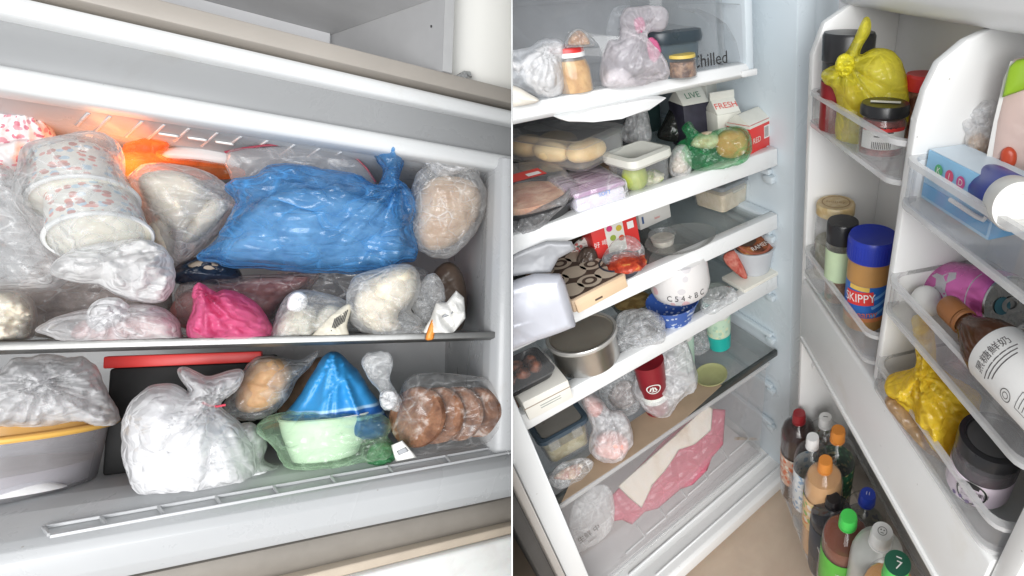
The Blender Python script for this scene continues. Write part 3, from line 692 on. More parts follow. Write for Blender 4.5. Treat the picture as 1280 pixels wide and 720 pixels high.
# orange lamp glow at the back
lp = root('freezer_lamp', 'glowing orange lamp panel at the back of the freezer ceiling', 'lamp', FZ, FZ.hit(215, 205, 1, .135))
pl_ = Plane(FZ, 215, 205, 1, .135, 0.)
part('lens', inflate(pl_, [(146, 205), (150, 190), (166, 176), (196, 174), (212, 182), (204, 196), (250, 200), (300, 210), (298, 222), (230, 226), (170, 224)], .012, wr=.3, res=26), film('orange_film', (.98, .38, .12), .26, (1., .72, .5), .5, .3, .4, 20, trans=.5), lp, ang=0)
part('housing', inflate(pl_, [(196, 186), (240, 180), (290, 188), (300, 208), (240, 204), (205, 198)], .014, off=-.016, res=18, wr=.02), DOOR_W, lp)
l = bpy.data.lights.new('lamp_bulb', 'POINT'); l.energy = .34; l.color = (1, .36, .12); l.shadow_soft_size = .03
lo = bpy.data.objects.new('lamp_bulb', l); COL.objects.link(lo); lo.parent = lp; lo.location = (-.035, -.004, -.006)
r_, pl_ = fbag('zip_bag', 'clear zip bag with a dark red zip strip above the blue bag', FZ, [(282, 192), (330, 184), (392, 182), (430, 190), (456, 208), (470, 232), (440, 262), (350, 262), (300, 240)], 1, .075, .02, film('zip_film', (.90, .88, .88), .18, (.95, .95, .95), .3, .3, .3, 18), wr=.2, seed=24, floor=-9)
zp = [Vector(FZ.hitp(u, v, pl_.o, pl_.n)) - Vector(pl_.A) + Vector(pl_.n) * .003 for u, v in ((281, 191), (305, 186), (330, 182.5), (360, 181), (392, 181.5), (414, 184), (432, 190), (446, 199), (458, 211), (469, 228))]
part('zip_strip', tube(zp, .0017), solid('dark_red', (.30, .035, .06), .4), r_)
BLUE = film('blue_film', (.11, .38, .78), .30, (.56, .78, .98), .8, .5, .7, 17, .18, (1, 1, 1.4), trans=.3)
r_, pl_ = fbag('blue_bag', 'large translucent blue bag of frozen fish across the upper level', FZ, [(250, 320), (268, 300), (284, 272), (294, 250), (280, 236), (290, 226), (318, 222), (334, 208), (360, 206), (402, 212), (446, 220), (470, 232), (478, 214), (470, 200), (466, 189), (484, 182), (502, 183), (504, 204), (500, 226), (514, 240), (520, 262), (515, 284), (523, 304), (519, 326), (500, 332), (482, 341), (430, 343), (370, 340), (310, 336), (272, 331)], 1, .03, .075, BLUE,
     wr=.22, wf=1.7, knot=(496, 236), kf=.5, seed=27, floor=-9, res=64,
     contents=[('fish', [(276, 316), (310, 264), (360, 236), (430, 240), (490, 262), (508, 300), (490, 326), (400, 332), (320, 328)], .044, food('frozen_fish', (.26, .30, .34), (.60, .63, .64), 22, .36, .58, .5, .5, (.80, .80, .76)), dict(lump=.22))])
r_, pl_ = fbag('bread_bag', 'clear bag of light brown bread against the right wall of the freezer', FZ, [(516, 226), (528, 210), (534, 198), (546, 200), (556, 212), (572, 214), (590, 198), (604, 206), (600, 222), (609, 240), (608, 264), (594, 292), (576, 312), (558, 323), (534, 319), (516, 300), (512, 262)], 1, .04, .055, S_FILM, wr=.16, seed=30, floor=-9, knot=(556, 212), kf=.5,
     contents=[('loaf', [(522, 250), (536, 226), (562, 220), (592, 228), (602, 250), (592, 280), (566, 306), (536, 312), (520, 290)], .045, food('tan_bread', (.44, .27, .15), (.62, .46, .32), 24, .38, .6, .7, .4, (.76, .70, .62)), dict(lump=.12))])
part('knot', inflate(pl_, [(530, 204), (538, 194), (552, 200), (562, 210), (580, 204), (586, 214), (566, 222), (546, 222)], .012, off=.02, wr=.4, seed=6, res=24), KNOT, r_, ang=0)
fbag('navy_packet', 'dark navy packet with a tan patch under the blue bag', FZ, [(214, 342), (226, 328), (246, 321), (282, 324), (302, 342), (296, 354), (250, 356), (218, 354)], 1, .09, .03, solid('navy_foil', (.018, .03, .055), .3, .3, 30, .2), wr=.2, seed=33, floor=-9, contents=[('printed_patch', [(234, 334), (256, 326), (276, 334), (262, 342)], .004, solid('tan_print', (.42, .34, .26), .5, .2, 50), dict(off=.026, res=10))])
fbag('meat_pack', 'film wrapped tray of dark red meat behind the pink bag', FZ, [(216, 400), (222, 362), (240, 350), (300, 344), (352, 342), (397, 340), (390, 358), (366, 374), (346, 388), (344, 424), (220, 426)], 1, .085, .035, film('wrap_film', (.74, .66, .66), .16, (.94, .90, .90), .5, .4, .5, 30), wr=.2, wf=1.5, seed=36,
     contents=[('meat', [(222, 408), (228, 366), (300, 350), (388, 344), (360, 372), (338, 400), (336, 420)], .024, MEAT_D, dict(lump=.2))])
PINK = film('pink_film', (.92, .20, .42), .74, (.98, .6, .75), .4, .2, .5, 20, .3, trans=.45)
r_, pl_ = fbag('pink_bag', 'knotted bright pink plastic bag at the middle of the shelf', FZ, [(244, 360), (250, 354), (258, 357), (266, 366), (282, 362), (304, 368), (322, 380), (334, 396), (342, 414), (336, 427), (292, 429), (242, 428), (233, 408), (240, 388), (242, 372)], 1, .005, .055, PINK, wr=.16, wf=1.2, knot=(256, 366), kf=.5, seed=39,
     contents=[('contents', [(246, 424), (244, 396), (268, 372), (306, 376), (328, 400), (328, 426)], .042, food('pink_inside', (.60, .16, .26), (.75, .30, .40), 20), dict(lump=.1))])
part('knot', inflate(pl_, [(242, 374), (243, 360), (250, 354), (260, 360), (272, 368), (262, 378)], .012, off=.02, wr=.3, seed=2, res=20), PINK, r_, ang=0)
r_, pl_ = fbag('bag_of_dumplings', 'clear bag of pale dumplings with a small white knot beside the pink bag', FZ, [(338, 428), (342, 404), (352, 378), (366, 364), (384, 362), (404, 366), (424, 372), (440, 382), (437, 404), (424, 428)], 1, .02, .045, S_FILM, knot=(372, 378), kf=.5, wr=.14, seed=42,
     contents=[('dumpling', [(346, 426), (352, 396), (372, 380), (392, 384), (400, 410), (392, 427)], .034, food('dumpling_dough', (.56, .53, .42), (.70, .66, .56), 30, .35, .6, .5, .2), dict(lump=.15)), ('dumpling', [(388, 426), (396, 392), (416, 380), (430, 394), (422, 426)], .03, food('dumpling_dough', (0, 0, 0), (0, 0, 0)), dict(lump=.1))])
part('knot', inflate(pl_, [(360, 386), (362, 372), (372, 365), (383, 370), (384, 382), (374, 390)], .012, off=.034, wr=.15, res=20), FROST, r_, ang=0)
r_, pl_ = fbag('paper_sachet', 'beige paper sachet with a barcode leaning beside the flour bag', FZ, [(388, 427), (398, 410), (416, 392), (434, 380), (439, 386), (434, 406), (436, 422), (420, 427)], 1, -.01, .010, solid('sachet_beige', (.64, .60, .50), .5, .06, 30, .2), wr=.2, seed=45)
for k in range(7):
    a = [FZ.hitp(414 + k * 2.6 + d, v, pl_.o - pl_.n * -.0095, pl_.n) - pl_.A for d, v in ((0, 414 - k * 1.8), (0 + 5, 398 - k * 1.8))]
    part('bar', bar(a[0], a[1], .0012, .0006, pl_.n), INK, r_)
fbag('bag_of_flour_bun', 'clear bag of creamy floured dough right of the barcode sachet', FZ, [(434, 362), (446, 344), (470, 336), (498, 330), (518, 334), (526, 352), (522, 372), (514, 388), (528, 400), (534, 414), (522, 423), (480, 425), (446, 412), (434, 392)], 1, .005, .055, S_FILM, wr=.15, knot=(530, 410), kf=.4, seed=48,
     contents=[('dough', [(444, 372), (462, 346), (500, 334), (520, 342), (518, 370), (498, 392), (500, 412), (470, 416), (446, 398)], .045, food('cream_dough', (.64, .56, .42), (.78, .72, .60), 24, .35, .6, .7, .4), dict(lump=.22))])
fbag('brown_roll', 'dark brown round pack at the right end behind the orange striped packet', FZ, [(540, 350), (552, 330), (568, 330), (580, 348), (584, 380), (578, 410), (560, 424), (544, 410)], 1, .12, .03, solid('brown_pack', (.11, .075, .055), .4, .3, 24, .3), wr=.1, seed=50)
r_, pl_ = fbag('striped_packet', 'white packet with an orange stripe at the right end of the shelf', FZ, [(530, 425), (528, 414), (538, 398), (545, 378), (558, 378), (570, 363), (580, 372), (582, 398), (572, 410), (562, 423)], 1, -.005, .018, solid('packet_white', (.80, .79, .76), .4, .05, 30, .25), wr=.4, wf=.8, seed=53, sm=False)
part('stripe', inflate(pl_, [(532, 424), (536, 408), (544, 392), (549, 391), (545, 404), (543, 418), (541, 424)], .004, off=.012, res=14), solid('orange_print', (.85, .30, .05), .4), r_, ang=0)
part('printed_lines', inflate(pl_, [(553, 394), (564, 389), (565, 392), (554, 397)], .001, off=.0185, res=8, wr=0), GREYP, r_, ang=0)
fbag('clear_bag', 'small crumpled clear bag above the orange striped packet', FZ, [(514, 380), (520, 360), (534, 344), (544, 342), (554, 356), (556, 376), (546, 388), (536, 404), (522, 400)], 1, .02, .02, S_FILM, wr=.3, wf=1.4, seed=56)

fbag('grey_filler_bag', 'grey filler bag added to darken the gap behind the crumpled white bag', FZ, [(20, 380), (30, 320), (70, 290), (130, 286), (190, 300), (226, 330), (226, 386), (200, 424), (40, 424)], 1, .13, .03, S_FILM, wr=.2, seed=57, contents=[('food', [(30, 416), (44, 330), (120, 300), (200, 320), (216, 400), (190, 420)], .024, food('brownish_food', (.16, .11, .09), (.42, .34, .30), 40, .4, .62, .6, .5), dict(lump=.2))])  # added filler bag, its dark contents stand in for shade in the gap
fbag('dark_filler_bag', 'dark filler bag added to darken the gap behind the blue bag', FZ, [(330, 420), (340, 352), (380, 332), (460, 330), (530, 336), (552, 380), (540, 424)], 1, .15, .03, S_FILM, wr=.2, seed=58, contents=[('food', [(340, 416), (350, 360), (400, 342), (500, 344), (536, 380), (528, 418)], .022, food('dark_grey_food', (.05, .045, .045), (.20, .18, .17), 30, .4, .62, .5, .5), dict(lump=.2))])  # added as well, near-black contents dim the back of the shelf
fbag('clear_bag', 'hazy filler bag added in the gap between the paper tubs and the bag of buns', FZ, [(120, 200), (160, 190), (200, 196), (230, 240), (236, 300), (220, 340), (150, 336), (110, 280)], 1, .17, .03, W_FILM, wr=.25, seed=59, floor=-9, contents=[('food', [(130, 210), (190, 206), (220, 260), (210, 324), (160, 326), (124, 270)], .02, food('brownish_food', (0, 0, 0), (0, 0, 0)), dict(lump=.2))])  # third added filler, brown contents keep the gap dark

# ------------------------------------------------------------ FREEZER CONTENTS (lower level)
def lbag(*a, **k): return fbag(*a, floor=k.pop('floor', BOT), **k)
# tub with an orange lid
tp = FZ.hit(36, 630, 2, FL + .0005); tp = np.array([tp[0], max(tp[1], .0) + .088, FL + .0005])
for _ in range(60):
    um = max(FZ.proj(tp + [.0938 * math.cos(t), .0938 * math.sin(t), .0765])[0] for t in np.linspace(-1.6, 1.6, 24))
    tp[0] += (152 - um) * .0004
t = root('plastic_tub', 'round translucent tub with an orange lid at the lower left of the freezer', 'tub', FZ, tp)
hT = .0835
TUBC = film('tub_plastic', (.78, .77, .79), .24, (.9, .9, .92), .12, .2, .05, 8, .3)
part('bowl', lathe([(0, 0), (.072, 0), (.077, .004), (.084, hT - .012), (.0835, hT - .012), (.0765, .006), (0, .0035)], 56), TUBC, t)
ORG = solid('orange_lid', (.78, .45, .10), .4, .06)
part('lid', lathe([(.086, hT - .012), (.0925, hT - .011), (.0932, hT - .007), (.0915, hT - .004), (.0865, hT - .003), (.0860, hT + .008), (.083, hT + .010), (.078, hT + .006), (0, hT + .006)], 56), film('orange_lid_film', (.75, .42, .12), .82, (.9, .6, .3), .1, .1, .05, 8, .35), t)
part('lid_rim', lathe([(.0915, hT - .012), (.0938, hT - .0095), (.0938, hT - .0065), (.0915, hT - .0045)], 56), ORG, t)
part('contents', lathe([(0, .006), (.073, .006), (.0755, .030), (.05, .033), (0, .031)], 40), food('grey_stew', (.34, .30, .31), (.52, .48, .48), 14, .35, .65, .5, .1), t)
part('frost', xf(lathe([(0, .0), (.058, .002), (.035, .016), (0, .02)], 24, 1, .45), Matrix.Translation((.012, -.050, .005))), FROST, t)
r_, pl_ = lbag('white_bag', 'crumpled white bag with a knot lying on the orange tub lid', FZ, [(-20, 478), (0, 462), (18, 448), (40, 446), (60, 442), (84, 446), (104, 446), (122, 460), (134, 488), (148, 514), (146, 530), (118, 531), (96, 526), (60, 533), (0, 533), (-20, 530)], 1, .05, .06, film('veil_film', (.95, .95, .96), .46, None, .7, .4, .5, 18), wr=.24, wf=1.4, knot=(52, 474), kf=.8, seed=60, floor=-9,
     contents=[('contents', [(0, 524), (10, 492), (50, 480), (100, 490), (130, 514), (126, 526)], .035, food('grey_lumps', (.50, .49, .49), (.66, .65, .65), 20), dict(lump=.2))])
part('knot', inflate(pl_, [(34, 478), (40, 464), (58, 462), (70, 470), (64, 486), (48, 490)], .014, off=.045, wr=.3, seed=3, res=22), KNOT, r_, ang=0)
# black box with a red lid
a, c = FZ.hit(128, 461, 1, .115), FZ.hit(326, 459, 1, .115)
bx = root('storage_box', 'black box with a bright red lid edge under the freezer shelf', 'box', FZ, (a[0], .115, BOT))
wd = c[0] - a[0]; zl = a[2] - BOT
part('box_body', box(.004, wd - .004, .006, .20, 0, zl - .0005, .004), solid('soot_black', (.010, .010, .010), .7, .3), bx)
part('lid', box(0, wd, 0, .014, zl, zl + .0165, .002), solid('lid_red', (.72, .04, .035), .4, .04), bx)
r_, pl_ = lbag('white_bag', 'large tied bag of white ice with a red band on its neck', FZ, [(152, 546), (154, 520), (168, 497), (190, 482), (218, 480), (236, 490), (224, 472), (222, 462), (232, 459), (248, 466), (262, 470), (284, 463), (302, 462), (305, 470), (296, 488), (276, 506), (298, 526), (318, 552), (324, 576), (310, 600), (280, 610), (236, 618), (196, 620), (168, 610), (154, 582)], 1, .0, .07, film('ice_bag_film', (.97, .97, .98), .55, None, .4, .4, .6, 20, .2), wr=.16, wf=1.4, knot=(264, 502), kf=.6, seed=64, res=56,
     contents=[('ice', [(160, 580), (162, 530), (190, 498), (240, 498), (280, 520), (310, 566), (296, 600), (230, 612), (180, 610)], .062, FROST, dict(lump=.12))])
k0 = [FZ.hitp(u, v, pl_.o + pl_.n * .032, pl_.n) - pl_.A for u, v in ((253, 503), (262, 507), (272, 508), (282, 506))]
part('tie_band', tube(k0, .0016), solid('band_red', (.75, .07, .12), .4), r_)
lbag('bag_of_chunks', 'thin clear bag of pale chunks squeezed beside the big white bag', FZ, [(296, 540), (310, 528), (326, 536), (334, 556), (330, 574), (346, 584), (348, 596), (332, 602), (300, 602)], 1, .035, .03, W_FILM, wr=.2, seed=66, contents=[('chunk', [(304, 594), (318, 578), (338, 586), (342, 597), (320, 600)], .02, FROST), ('chunk', [(304, 560), (314, 540), (326, 550), (322, 570)], .016, FROST)])
lbag('bread_bag', 'clear bag of golden brown bread under the right end of the red lid', FZ, [(276, 516), (290, 488), (306, 460), (324, 445), (352, 446), (374, 450), (398, 438), (390, 456), (372, 474), (360, 498), (336, 520), (304, 526)], 1, .05, .045, C_FILM, wr=.18, seed=69, floor=-9,
     contents=[('bread', [(294, 506), (302, 474), (320, 450), (344, 445), (364, 458), (362, 484), (340, 508), (310, 516)], .04, food('gold_bread', (.42, .22, .10), (.62, .40, .22), 26, .36, .6, .6, .4, (.74, .60, .44)), dict(lump=.1))])
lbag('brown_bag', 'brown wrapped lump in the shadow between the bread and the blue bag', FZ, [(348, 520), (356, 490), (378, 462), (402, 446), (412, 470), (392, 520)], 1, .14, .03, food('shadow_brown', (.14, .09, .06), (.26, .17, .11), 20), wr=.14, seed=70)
# blue cone bag
BLUE2 = NT('blue_banded'); _sx = BLUE2.new('SeparateXYZ', {'Vector': BLUE2.tc.outputs['Object']}).outputs['Z']
_b = BLUE2.ramp(BLUE2.math('MULTIPLY', _sx, 10.), [(0., (.015, .10, .36)), (.29, (.015, .10, .36)), (.31, (.30, .52, .74)), (.335, (.30, .52, .74)), (.355, (.015, .11, .38)), (.45, (.015, .12, .40)), (.465, (.34, .56, .78)), (.49, (.34, .56, .78)), (.51, (.03, .27, .60)), (.9, (.03, .28, .62))])
BLUE2 = BLUE2.done(BLUE2.new('BsdfPrincipled', {'Base Color': _b, 'Roughness': .4, 'Specular IOR Level': .6, 'Normal': BLUE2.bump(BLUE2.noise(36, 4, .6, 1.), .35)}).outputs[0])
lbag('blue_bag', 'opaque blue tapering bag with pale bands standing behind the green bag', FZ, [(420, 440), (432, 448), (448, 464), (462, 486), (476, 506), (486, 530), (470, 548), (366, 548), (352, 522), (362, 510), (378, 488), (396, 458), (408, 442)], 1, .045, .05, BLUE2, wr=.16, seed=72, knot=(420, 436), kf=1.0)
# green bag with a white bowl in it
r_, pl_ = lbag('green_bag', 'pale green bag holding a white bowl at the front of the lower level', FZ, [(320, 536), (332, 523), (352, 515), (390, 512), (436, 513), (476, 518), (490, 530), (484, 544), (493, 556), (488, 572), (470, 577), (440, 580), (400, 585), (362, 583), (350, 572), (338, 552)], 1, .01, .066, film('green_film', (.62, .88, .62), .12, (.86, .97, .85), .45, .4, .5, 22, .2, trans=.4), wr=.16, wf=1.4, knot=(470, 540), kf=.25, seed=75)
c_ = FZ.hit(407, 579, 1, .046) - pl_.A; c_[2] = BOT + .002 - pl_.A[2]
part('bowl', xf(lathe([(0, 0), (.034, 0), (.038, .002), (.050, .042), (.0545, .064), (.0568, .0655), (.055, .067), (.052, .064), (.036, .006), (0, .004)], 44), Matrix.Translation(c_)), solid('bowl_white', (.86, .89, .83), .4, .03), r_)
part('food', xf(lathe([(.050, .054), (.03, .058), (0, .059)], 30), Matrix.Translation(c_)), FROST, r_)
part('bag_tail', inflate(pl_, [(462, 556), (478, 548), (494, 558), (490, 574), (470, 580), (458, 574)], .014, off=.02, wr=.4, seed=9, res=22), film('green_tail', (.10, .35, .16), .7, (.4, .7, .45), .4, .3, .5, 30, trans=.4), r_, ang=0)
# brown patties in a clear bag
r_ = root('bag_of_patties', 'clear bag with four round brown patties in a row at the lower right', 'bag', FZ, FZ.hit(550, 566, 1, -.004))
pl_ = Plane(FZ, 550, 566, 1, -.004, 0.)
PAT = food('brown_patty', (.13, .055, .03), (.28, .135, .075), 34, .36, .54, .7, .9, (.62, .50, .44))
for i in range(5):
    c_ = FZ.hit(522 + 25 * i, 521 - 2 * i, 1, .004 + .004 * i) - pl_.A; R_ = (.048, .047, .046, .044, .040)[i]
    b = lathe([(0, -.0085), (R_ * .80, -.0085), (R_ * .94, -.0065), (R_, -.001), (R_ * .97, .005), (R_ * .84, .0085), (R_ * .5, .0095), (0, .009)], 40)
    q_ = np.array([tuple(v.co) for v in b.verts]); k_ = noise3(q_ * 60 + i * 7) * .0014 + noise3(q_ * 150 + i) * .0008
    for v, e in zip(b.verts, k_): v.co *= 1 + e * 18; v.co.z += e
    part('patty', xf(b, Matrix.Translation(Vector(c_)) @ aim((-.70, -.70, .06 - .05 * i))), PAT, r_)
part('film', inflate(pl_, [(494, 540), (496, 512), (500, 488), (512, 472), (540, 467), (580, 470), (612, 476), (632, 494), (637, 520), (628, 546), (600, 560), (560, 566), (530, 572), (504, 570)], .036, off=-.02, wr=.12, seed=84, floor=-.2), film('patty_film', (.86, .86, .86), .05, (.98, .98, .98), .4, .45, .5, 22), r_, ang=0)
part('neck', inflate(pl_, [(452, 452), (462, 440), (484, 440), (492, 452), (488, 472), (494, 486), (502, 500), (496, 514), (482, 504), (474, 488), (462, 474)], .010, off=.006, wr=.4, seed=86, res=34, knot=(486, 496), kf=.7), S_FILM, r_, ang=0)
part('knot', inflate(pl_, [(476, 500), (478, 488), (490, 484), (499, 494), (494, 508), (482, 510)], .012, off=.018, wr=.25, seed=5, res=18), KNOT, r_, ang=0)
part('label', inflate(pl_, [(490, 553), (504, 547), (522, 568), (496, 573)], .0008, off=.020, sm=False, res=8, wr=0), PAPER, r_, ang=0)
part('label_print', inflate(pl_, [(497, 560), (508, 555), (512, 560), (500, 565)], .0004, off=.0215, sm=False, res=8, wr=0), GREYP, r_, ang=0)

# ------------------------------------------------------------ FRIDGE CONTENTS
def quad(fr, P0, P1, P2, z, d=None):
    """Near bottom corner, right bottom corner, far left bottom corner (photo pixels on the plane z) -> corner, yaw, width, depth."""
    a, b_, c = (fr.hit(*p, 2, z) for p in (P0, P1, P2)); e = b_ - a; yaw = math.atan2(e[1], e[0]); nx = np.array([-math.sin(yaw), math.cos(yaw), 0])
    return a, yaw, float(np.linalg.norm(e)), (float(np.dot(c - a, nx)) if d is None else d)
def lump_bm(c, r, seed=0, amp=.1, n=3):
    b = bmesh.new(); bmesh.ops.create_icosphere(b, subdivisions=n, radius=1)
    q = np.array([tuple(v.co) for v in b.verts]); k = 1 + amp * noise3(q * 2.3 + seed * 3.1) + amp * .5 * noise3(q * 5 + seed)
    for v, s_ in zip(b.verts, k): v.co = Vector((c[0] + v.co.x * r[0] * s_, c[1] + v.co.y * r[1] * s_, c[2] + v.co.z * r[2] * s_))
    return b
def shift(b, x=0, y=0, z=0): return xf(b, Matrix.Translation((x, y, z)))
def front(b, x, y, z, rz=0.): return xf(b, Matrix.Translation((x, y, z)) @ Matrix.Rotation(rz, 4, 'Z') @ Matrix.Rotation(math.pi / 2, 4, 'X'))
def hollow(hx, hy, r, h, t=.0016, k=.94):                # open tray with rounded corners
    return loft([(hx * k - .004, hy * k - .004, r, 0), (hx * k, hy * k, r, .004), (hx, hy, r, h), (hx - t, hy - t, r, h), (hx * k - t, hy * k - t, r, .005)], True, True)
zA, zB, zC, zD_ = SH['A'], SH['B'], SH['C'], SH['D']
GD, GA, GB, GC, GE = 'food in the chilled drawer', 'food on the top shelf', 'food on the second shelf', 'food on the third shelf', 'food on the lowest shelf'
def rbag(*a, **k):
    k.setdefault('tilt', .6); return bag(*a, **k)

# --- chilled drawer
zq_ = zq + .001
rbag('white_bag', 'dense white twisted bag at the left end of the chilled drawer', FR, [(626, 66), (646, 62), (664, 58), (674, 50), (686, 48), (700, 50), (706, 60), (704, 80), (706, 96), (702, 118), (682, 124), (656, 114), (630, 104)], 2, zq_, .035, D_FILM, anchor=(682, 122), wr=.2, wf=1.2, knot=(684, 66), kf=.4, seed=101, cut=1)
rbag('cloth_pad', 'flat cream pad leaning at the lower left of the chilled drawer', FR, [(622, 104), (645, 108), (660, 116), (674, 126), (654, 133), (626, 138)], 2, zq_, .012, solid('pad_cream', (.66, .62, .55), .7, .06, 30, .3), anchor=(655, 133), wr=.05, seed=102, cut=1)
p = FR.hit(727, 117, 2, zq_); mp_ = FR.mpp(p); h = FR.up(p, 50); r = 24.5 * mp_
p = p + np.array([0, r * .7, 0])
j = root('glass_jar', 'glass jar of brown meat floss with a red and white lid in the chilled drawer', 'jar', FR, p)
part('contents', lathe([(0, .001), (r * .92, .002), (r * .96, h * .6), (r * .84, h * .84), (0, h * .86)], 32), food('meat_floss', (.42, .22, .08), (.62, .38, .16), 50, .35, .62, .7, .6), j)
part('glass', lathe([(0, 0), (r * .94, 0), (r, .004), (r, h * .66), (r * .80, h * .92), (r * .78, h)], 36), CLEAR, j)
part('lid', lathe([(r * .80, h * .98), (r * .84, h * .98), (r * .84, h * 1.12), (r * .80, h * 1.16), (0, h * 1.16)], 36), RED, j)
part('lid_band', lathe([(r * .805, h * .93), (r * .855, h * .93), (r * .855, h * 1.04), (r * .80, h * 1.045)], 36), DOOR_W, j)
rbag('bag_of_ginger', 'small clear bag with a curled brown piece on top of the floss jar', FR, [(706, 58), (710, 44), (722, 36), (736, 42), (744, 56), (734, 60), (716, 61)], 2, p[2] + h * 1.165, .014, C_FILM, anchor=(727, 60), seed=103, wr=.2, contents=[('ginger', [(711, 56), (714, 44), (724, 38), (734, 46), (736, 57)], .011, food('curled_brown', (.30, .16, .09), (.55, .36, .24), 60, .4, .6), dict(lump=.3))])
PINKP = film('pink_print_film', (.86, .82, .85), .34, None, .6, .5, .5, 20)
r_, pl_ = rbag('knotted_bag', 'tall clear knotted bag with pink print and white dough in the chilled drawer', FR, [(750, 96), (752, 70), (762, 50), (774, 48), (776, 22), (784, 10), (806, 7), (828, 9), (836, 22), (830, 38), (814, 40), (810, 46), (822, 60), (834, 78), (836, 96), (820, 102), (800, 108), (770, 112), (756, 108)], 2, zq_, .032, PINKP, anchor=(775, 111), wr=.2, wf=1.2, knot=(806, 40), kf=.5, seed=104,
     contents=[('dough', [(754, 106), (756, 92), (772, 84), (788, 92), (794, 106), (776, 110)], .022, FROST)])
part('pink_print', inflate(pl_, [(808, 50), (818, 48), (826, 64), (818, 78), (810, 70)], .001, off=.010, wr=.0, res=14), film('pink_ink', (.80, .22, .42), .6, None, .5, .2), r_, ang=0)
part('pink_print', inflate(pl_, [(792, 26), (802, 22), (806, 36), (796, 42)], .001, off=.014, wr=.0, res=14), film('pink_ink'), r_, ang=0)
rbag('clear_bag', 'flattened clear bag behind the knotted bag in the chilled drawer', FR, [(760, 50), (764, 14), (790, 8), (800, 40), (790, 60)], 2, zq_, .014, C_FILM, anchor=(775, 104), seed=105, wr=.25)
p = FR.hit(856, 98, 2, zq_) + np.array([.004, .055, 0])
j = root('food_box', 'dark lidded clear box with a small yellow rimmed jar before it in the chilled drawer', 'box', FR, p)
hb_ = FR.up(p, 44); s_ = 36 * FR.mpp(p)
part('body', loft([(s_ * .9, .042, .02, 0), (s_, .048, .022, hb_)], True, False), film('slate_plastic', (.20, .26, .30), .55, (.5, .6, .66), .15, .3, .05, 8), j)
part('lid', loft([(s_ * 1.05, .053, .024, hb_ - .002), (s_ * 1.08, .055, .025, hb_ + .003), (s_ * 1.05, .053, .024, hb_ + .012), (s_ * .95, .045, .02, hb_ + .013)], True, True), solid('lid_slate', (.035, .05, .062), .3, .2), j)
p = FR.hit(858, 97, 2, zq_) + np.array([0, .01, 0]); r = 19 * FR.mpp(p); h = FR.up(p, 25)
j = root('small_jar', 'small jar of dark brown pickles with a yellow rim in the chilled drawer', 'jar', FR, p)
part('glass', lathe([(0, 0), (r, 0), (r * 1.03, h * .9), (r * .9, h)], 28), CLEAR, j)
part('contents', lathe([(0, .001), (r * .95, .002), (r * .96, h * .82), (0, h * .8)], 24), food('brown_pickle', (.10, .05, .035), (.36, .22, .14), 90, .4, .62, .35, .6), j)
part('rim', lathe([(r * .86, h), (r * .98, h), (r * .98, h + .004), (r * .6, h + .005), (0, h + .005)], 28), solid('rim_yellow', (.66, .50, .12), .4), j)

# --- top shelf
BUNT = food('golden_bun', (.66, .42, .17), (.82, .62, .32), 20, .35, .65, .55, .15)
zb = zA + .048
a, yaw, w_, d_ = quad(FR, (731, 219), (788, 190), (640, 186), zb); d_ = min(max(d_, .11), .16)
hx = w_; h = FR.up(a, 32)
bb = root('bun_box', 'clear plastic box of golden buns lying on the purple pack and the deli tray', 'box', FR, a, yaw)
def T2(b, x, y, z=0): return shift(b, x, y, z)
part('tray', T2(hollow(w_ / 2, d_ / 2, .014, h), w_ / 2, d_ / 2), CLEAR, bb, cut=1)
part('lid', T2(loft([(w_ / 2 + .003, d_ / 2 + .003, .015, h), (w_ / 2 + .003, d_ / 2 + .003, .015, h + .006), (w_ / 2 - .004, d_ / 2 - .004, .012, h + .009), (w_ / 2 - .008, d_ / 2 - .008, .01, h + .0065)]), w_ / 2, d_ / 2), CLEAR, bb, cut=1)
for i, (x, y, rx, ry) in enumerate(((w_ * .42, .030, .036, .024), (.022, d_ * .46, .020, .030), (w_ * .55, d_ * .62, .034, .028), (.03, d_ * .8, .026, .024))):
    part('bun', lump_bm((x, y, h * .52), (min(rx, w_ * .45), ry, h * .44), i, .06), BUNT, bb, cut=1)
p = FR.hit(668, 268, 2, zA + .001); p = p + np.array([-.0, .010, 0])
dt = root('deli_tray', 'round black deli tray with clear dome and red sticker on the top shelf', 'tray', FR, p)
part('tray', lathe([(0, 0), (.050, 0), (.056, .004), (.066, .022), (.071, .024), (.071, .027), (.064, .025), (.054, .006), (0, .005)], 40), BLACK, dt, cut=1)
part('food', lathe([(0, .030), (.05, .027), (.060, .016), (0, .01)], 30), food('salmon_food', (.52, .22, .12), (.72, .46, .30), 40, .38, .6, .45, .5), dt, cut=1)
part('dome', lathe([(.070, .026), (.072, .028), (.064, .040), (.058, .052), (.052, .056), (0, .057)], 44), CLEAR, dt, cut=1)
part('sticker', shift(rect(.052, .030), .0, -.012, .0576), solid('sticker_red', (.66, .06, .05), .5), dt, cut=1)
part('sticker_print', shift(rect(.018, .012), .012, -.016, .0581), PAPER, dt, cut=1)
p = FR.hit(664, 282, 2, zA + .001)
rbag('foil_pack', 'crumpled grey clear wrapper in front of the deli tray', FR, [(640, 276), (668, 262), (700, 246), (712, 236), (710, 252), (694, 268), (672, 288), (642, 296)], 2, zA, .014, film('grey_wrap', (.50, .50, .51), .3, None, .7, .5), anchor=(668, 289), wr=.3, seed=107, cut=1)
a, yaw, w_, d_ = quad(FR, (722, 270), (787, 250), (701, 250), zA + .0005)
pp = root('sponge_pack', 'purple topped white soft pack under the bun box on the top shelf', 'pack', FR, a, yaw); h = FR.up(a, 26)
d_ = max(d_, .09)
part('white_block', box(.002, w_ - .002, .002, d_, 0, h * .75, .006), food('lilac_white', (.66, .60, .72), (.76, .72, .80), 30, .4, .6, .6, .2), pp)
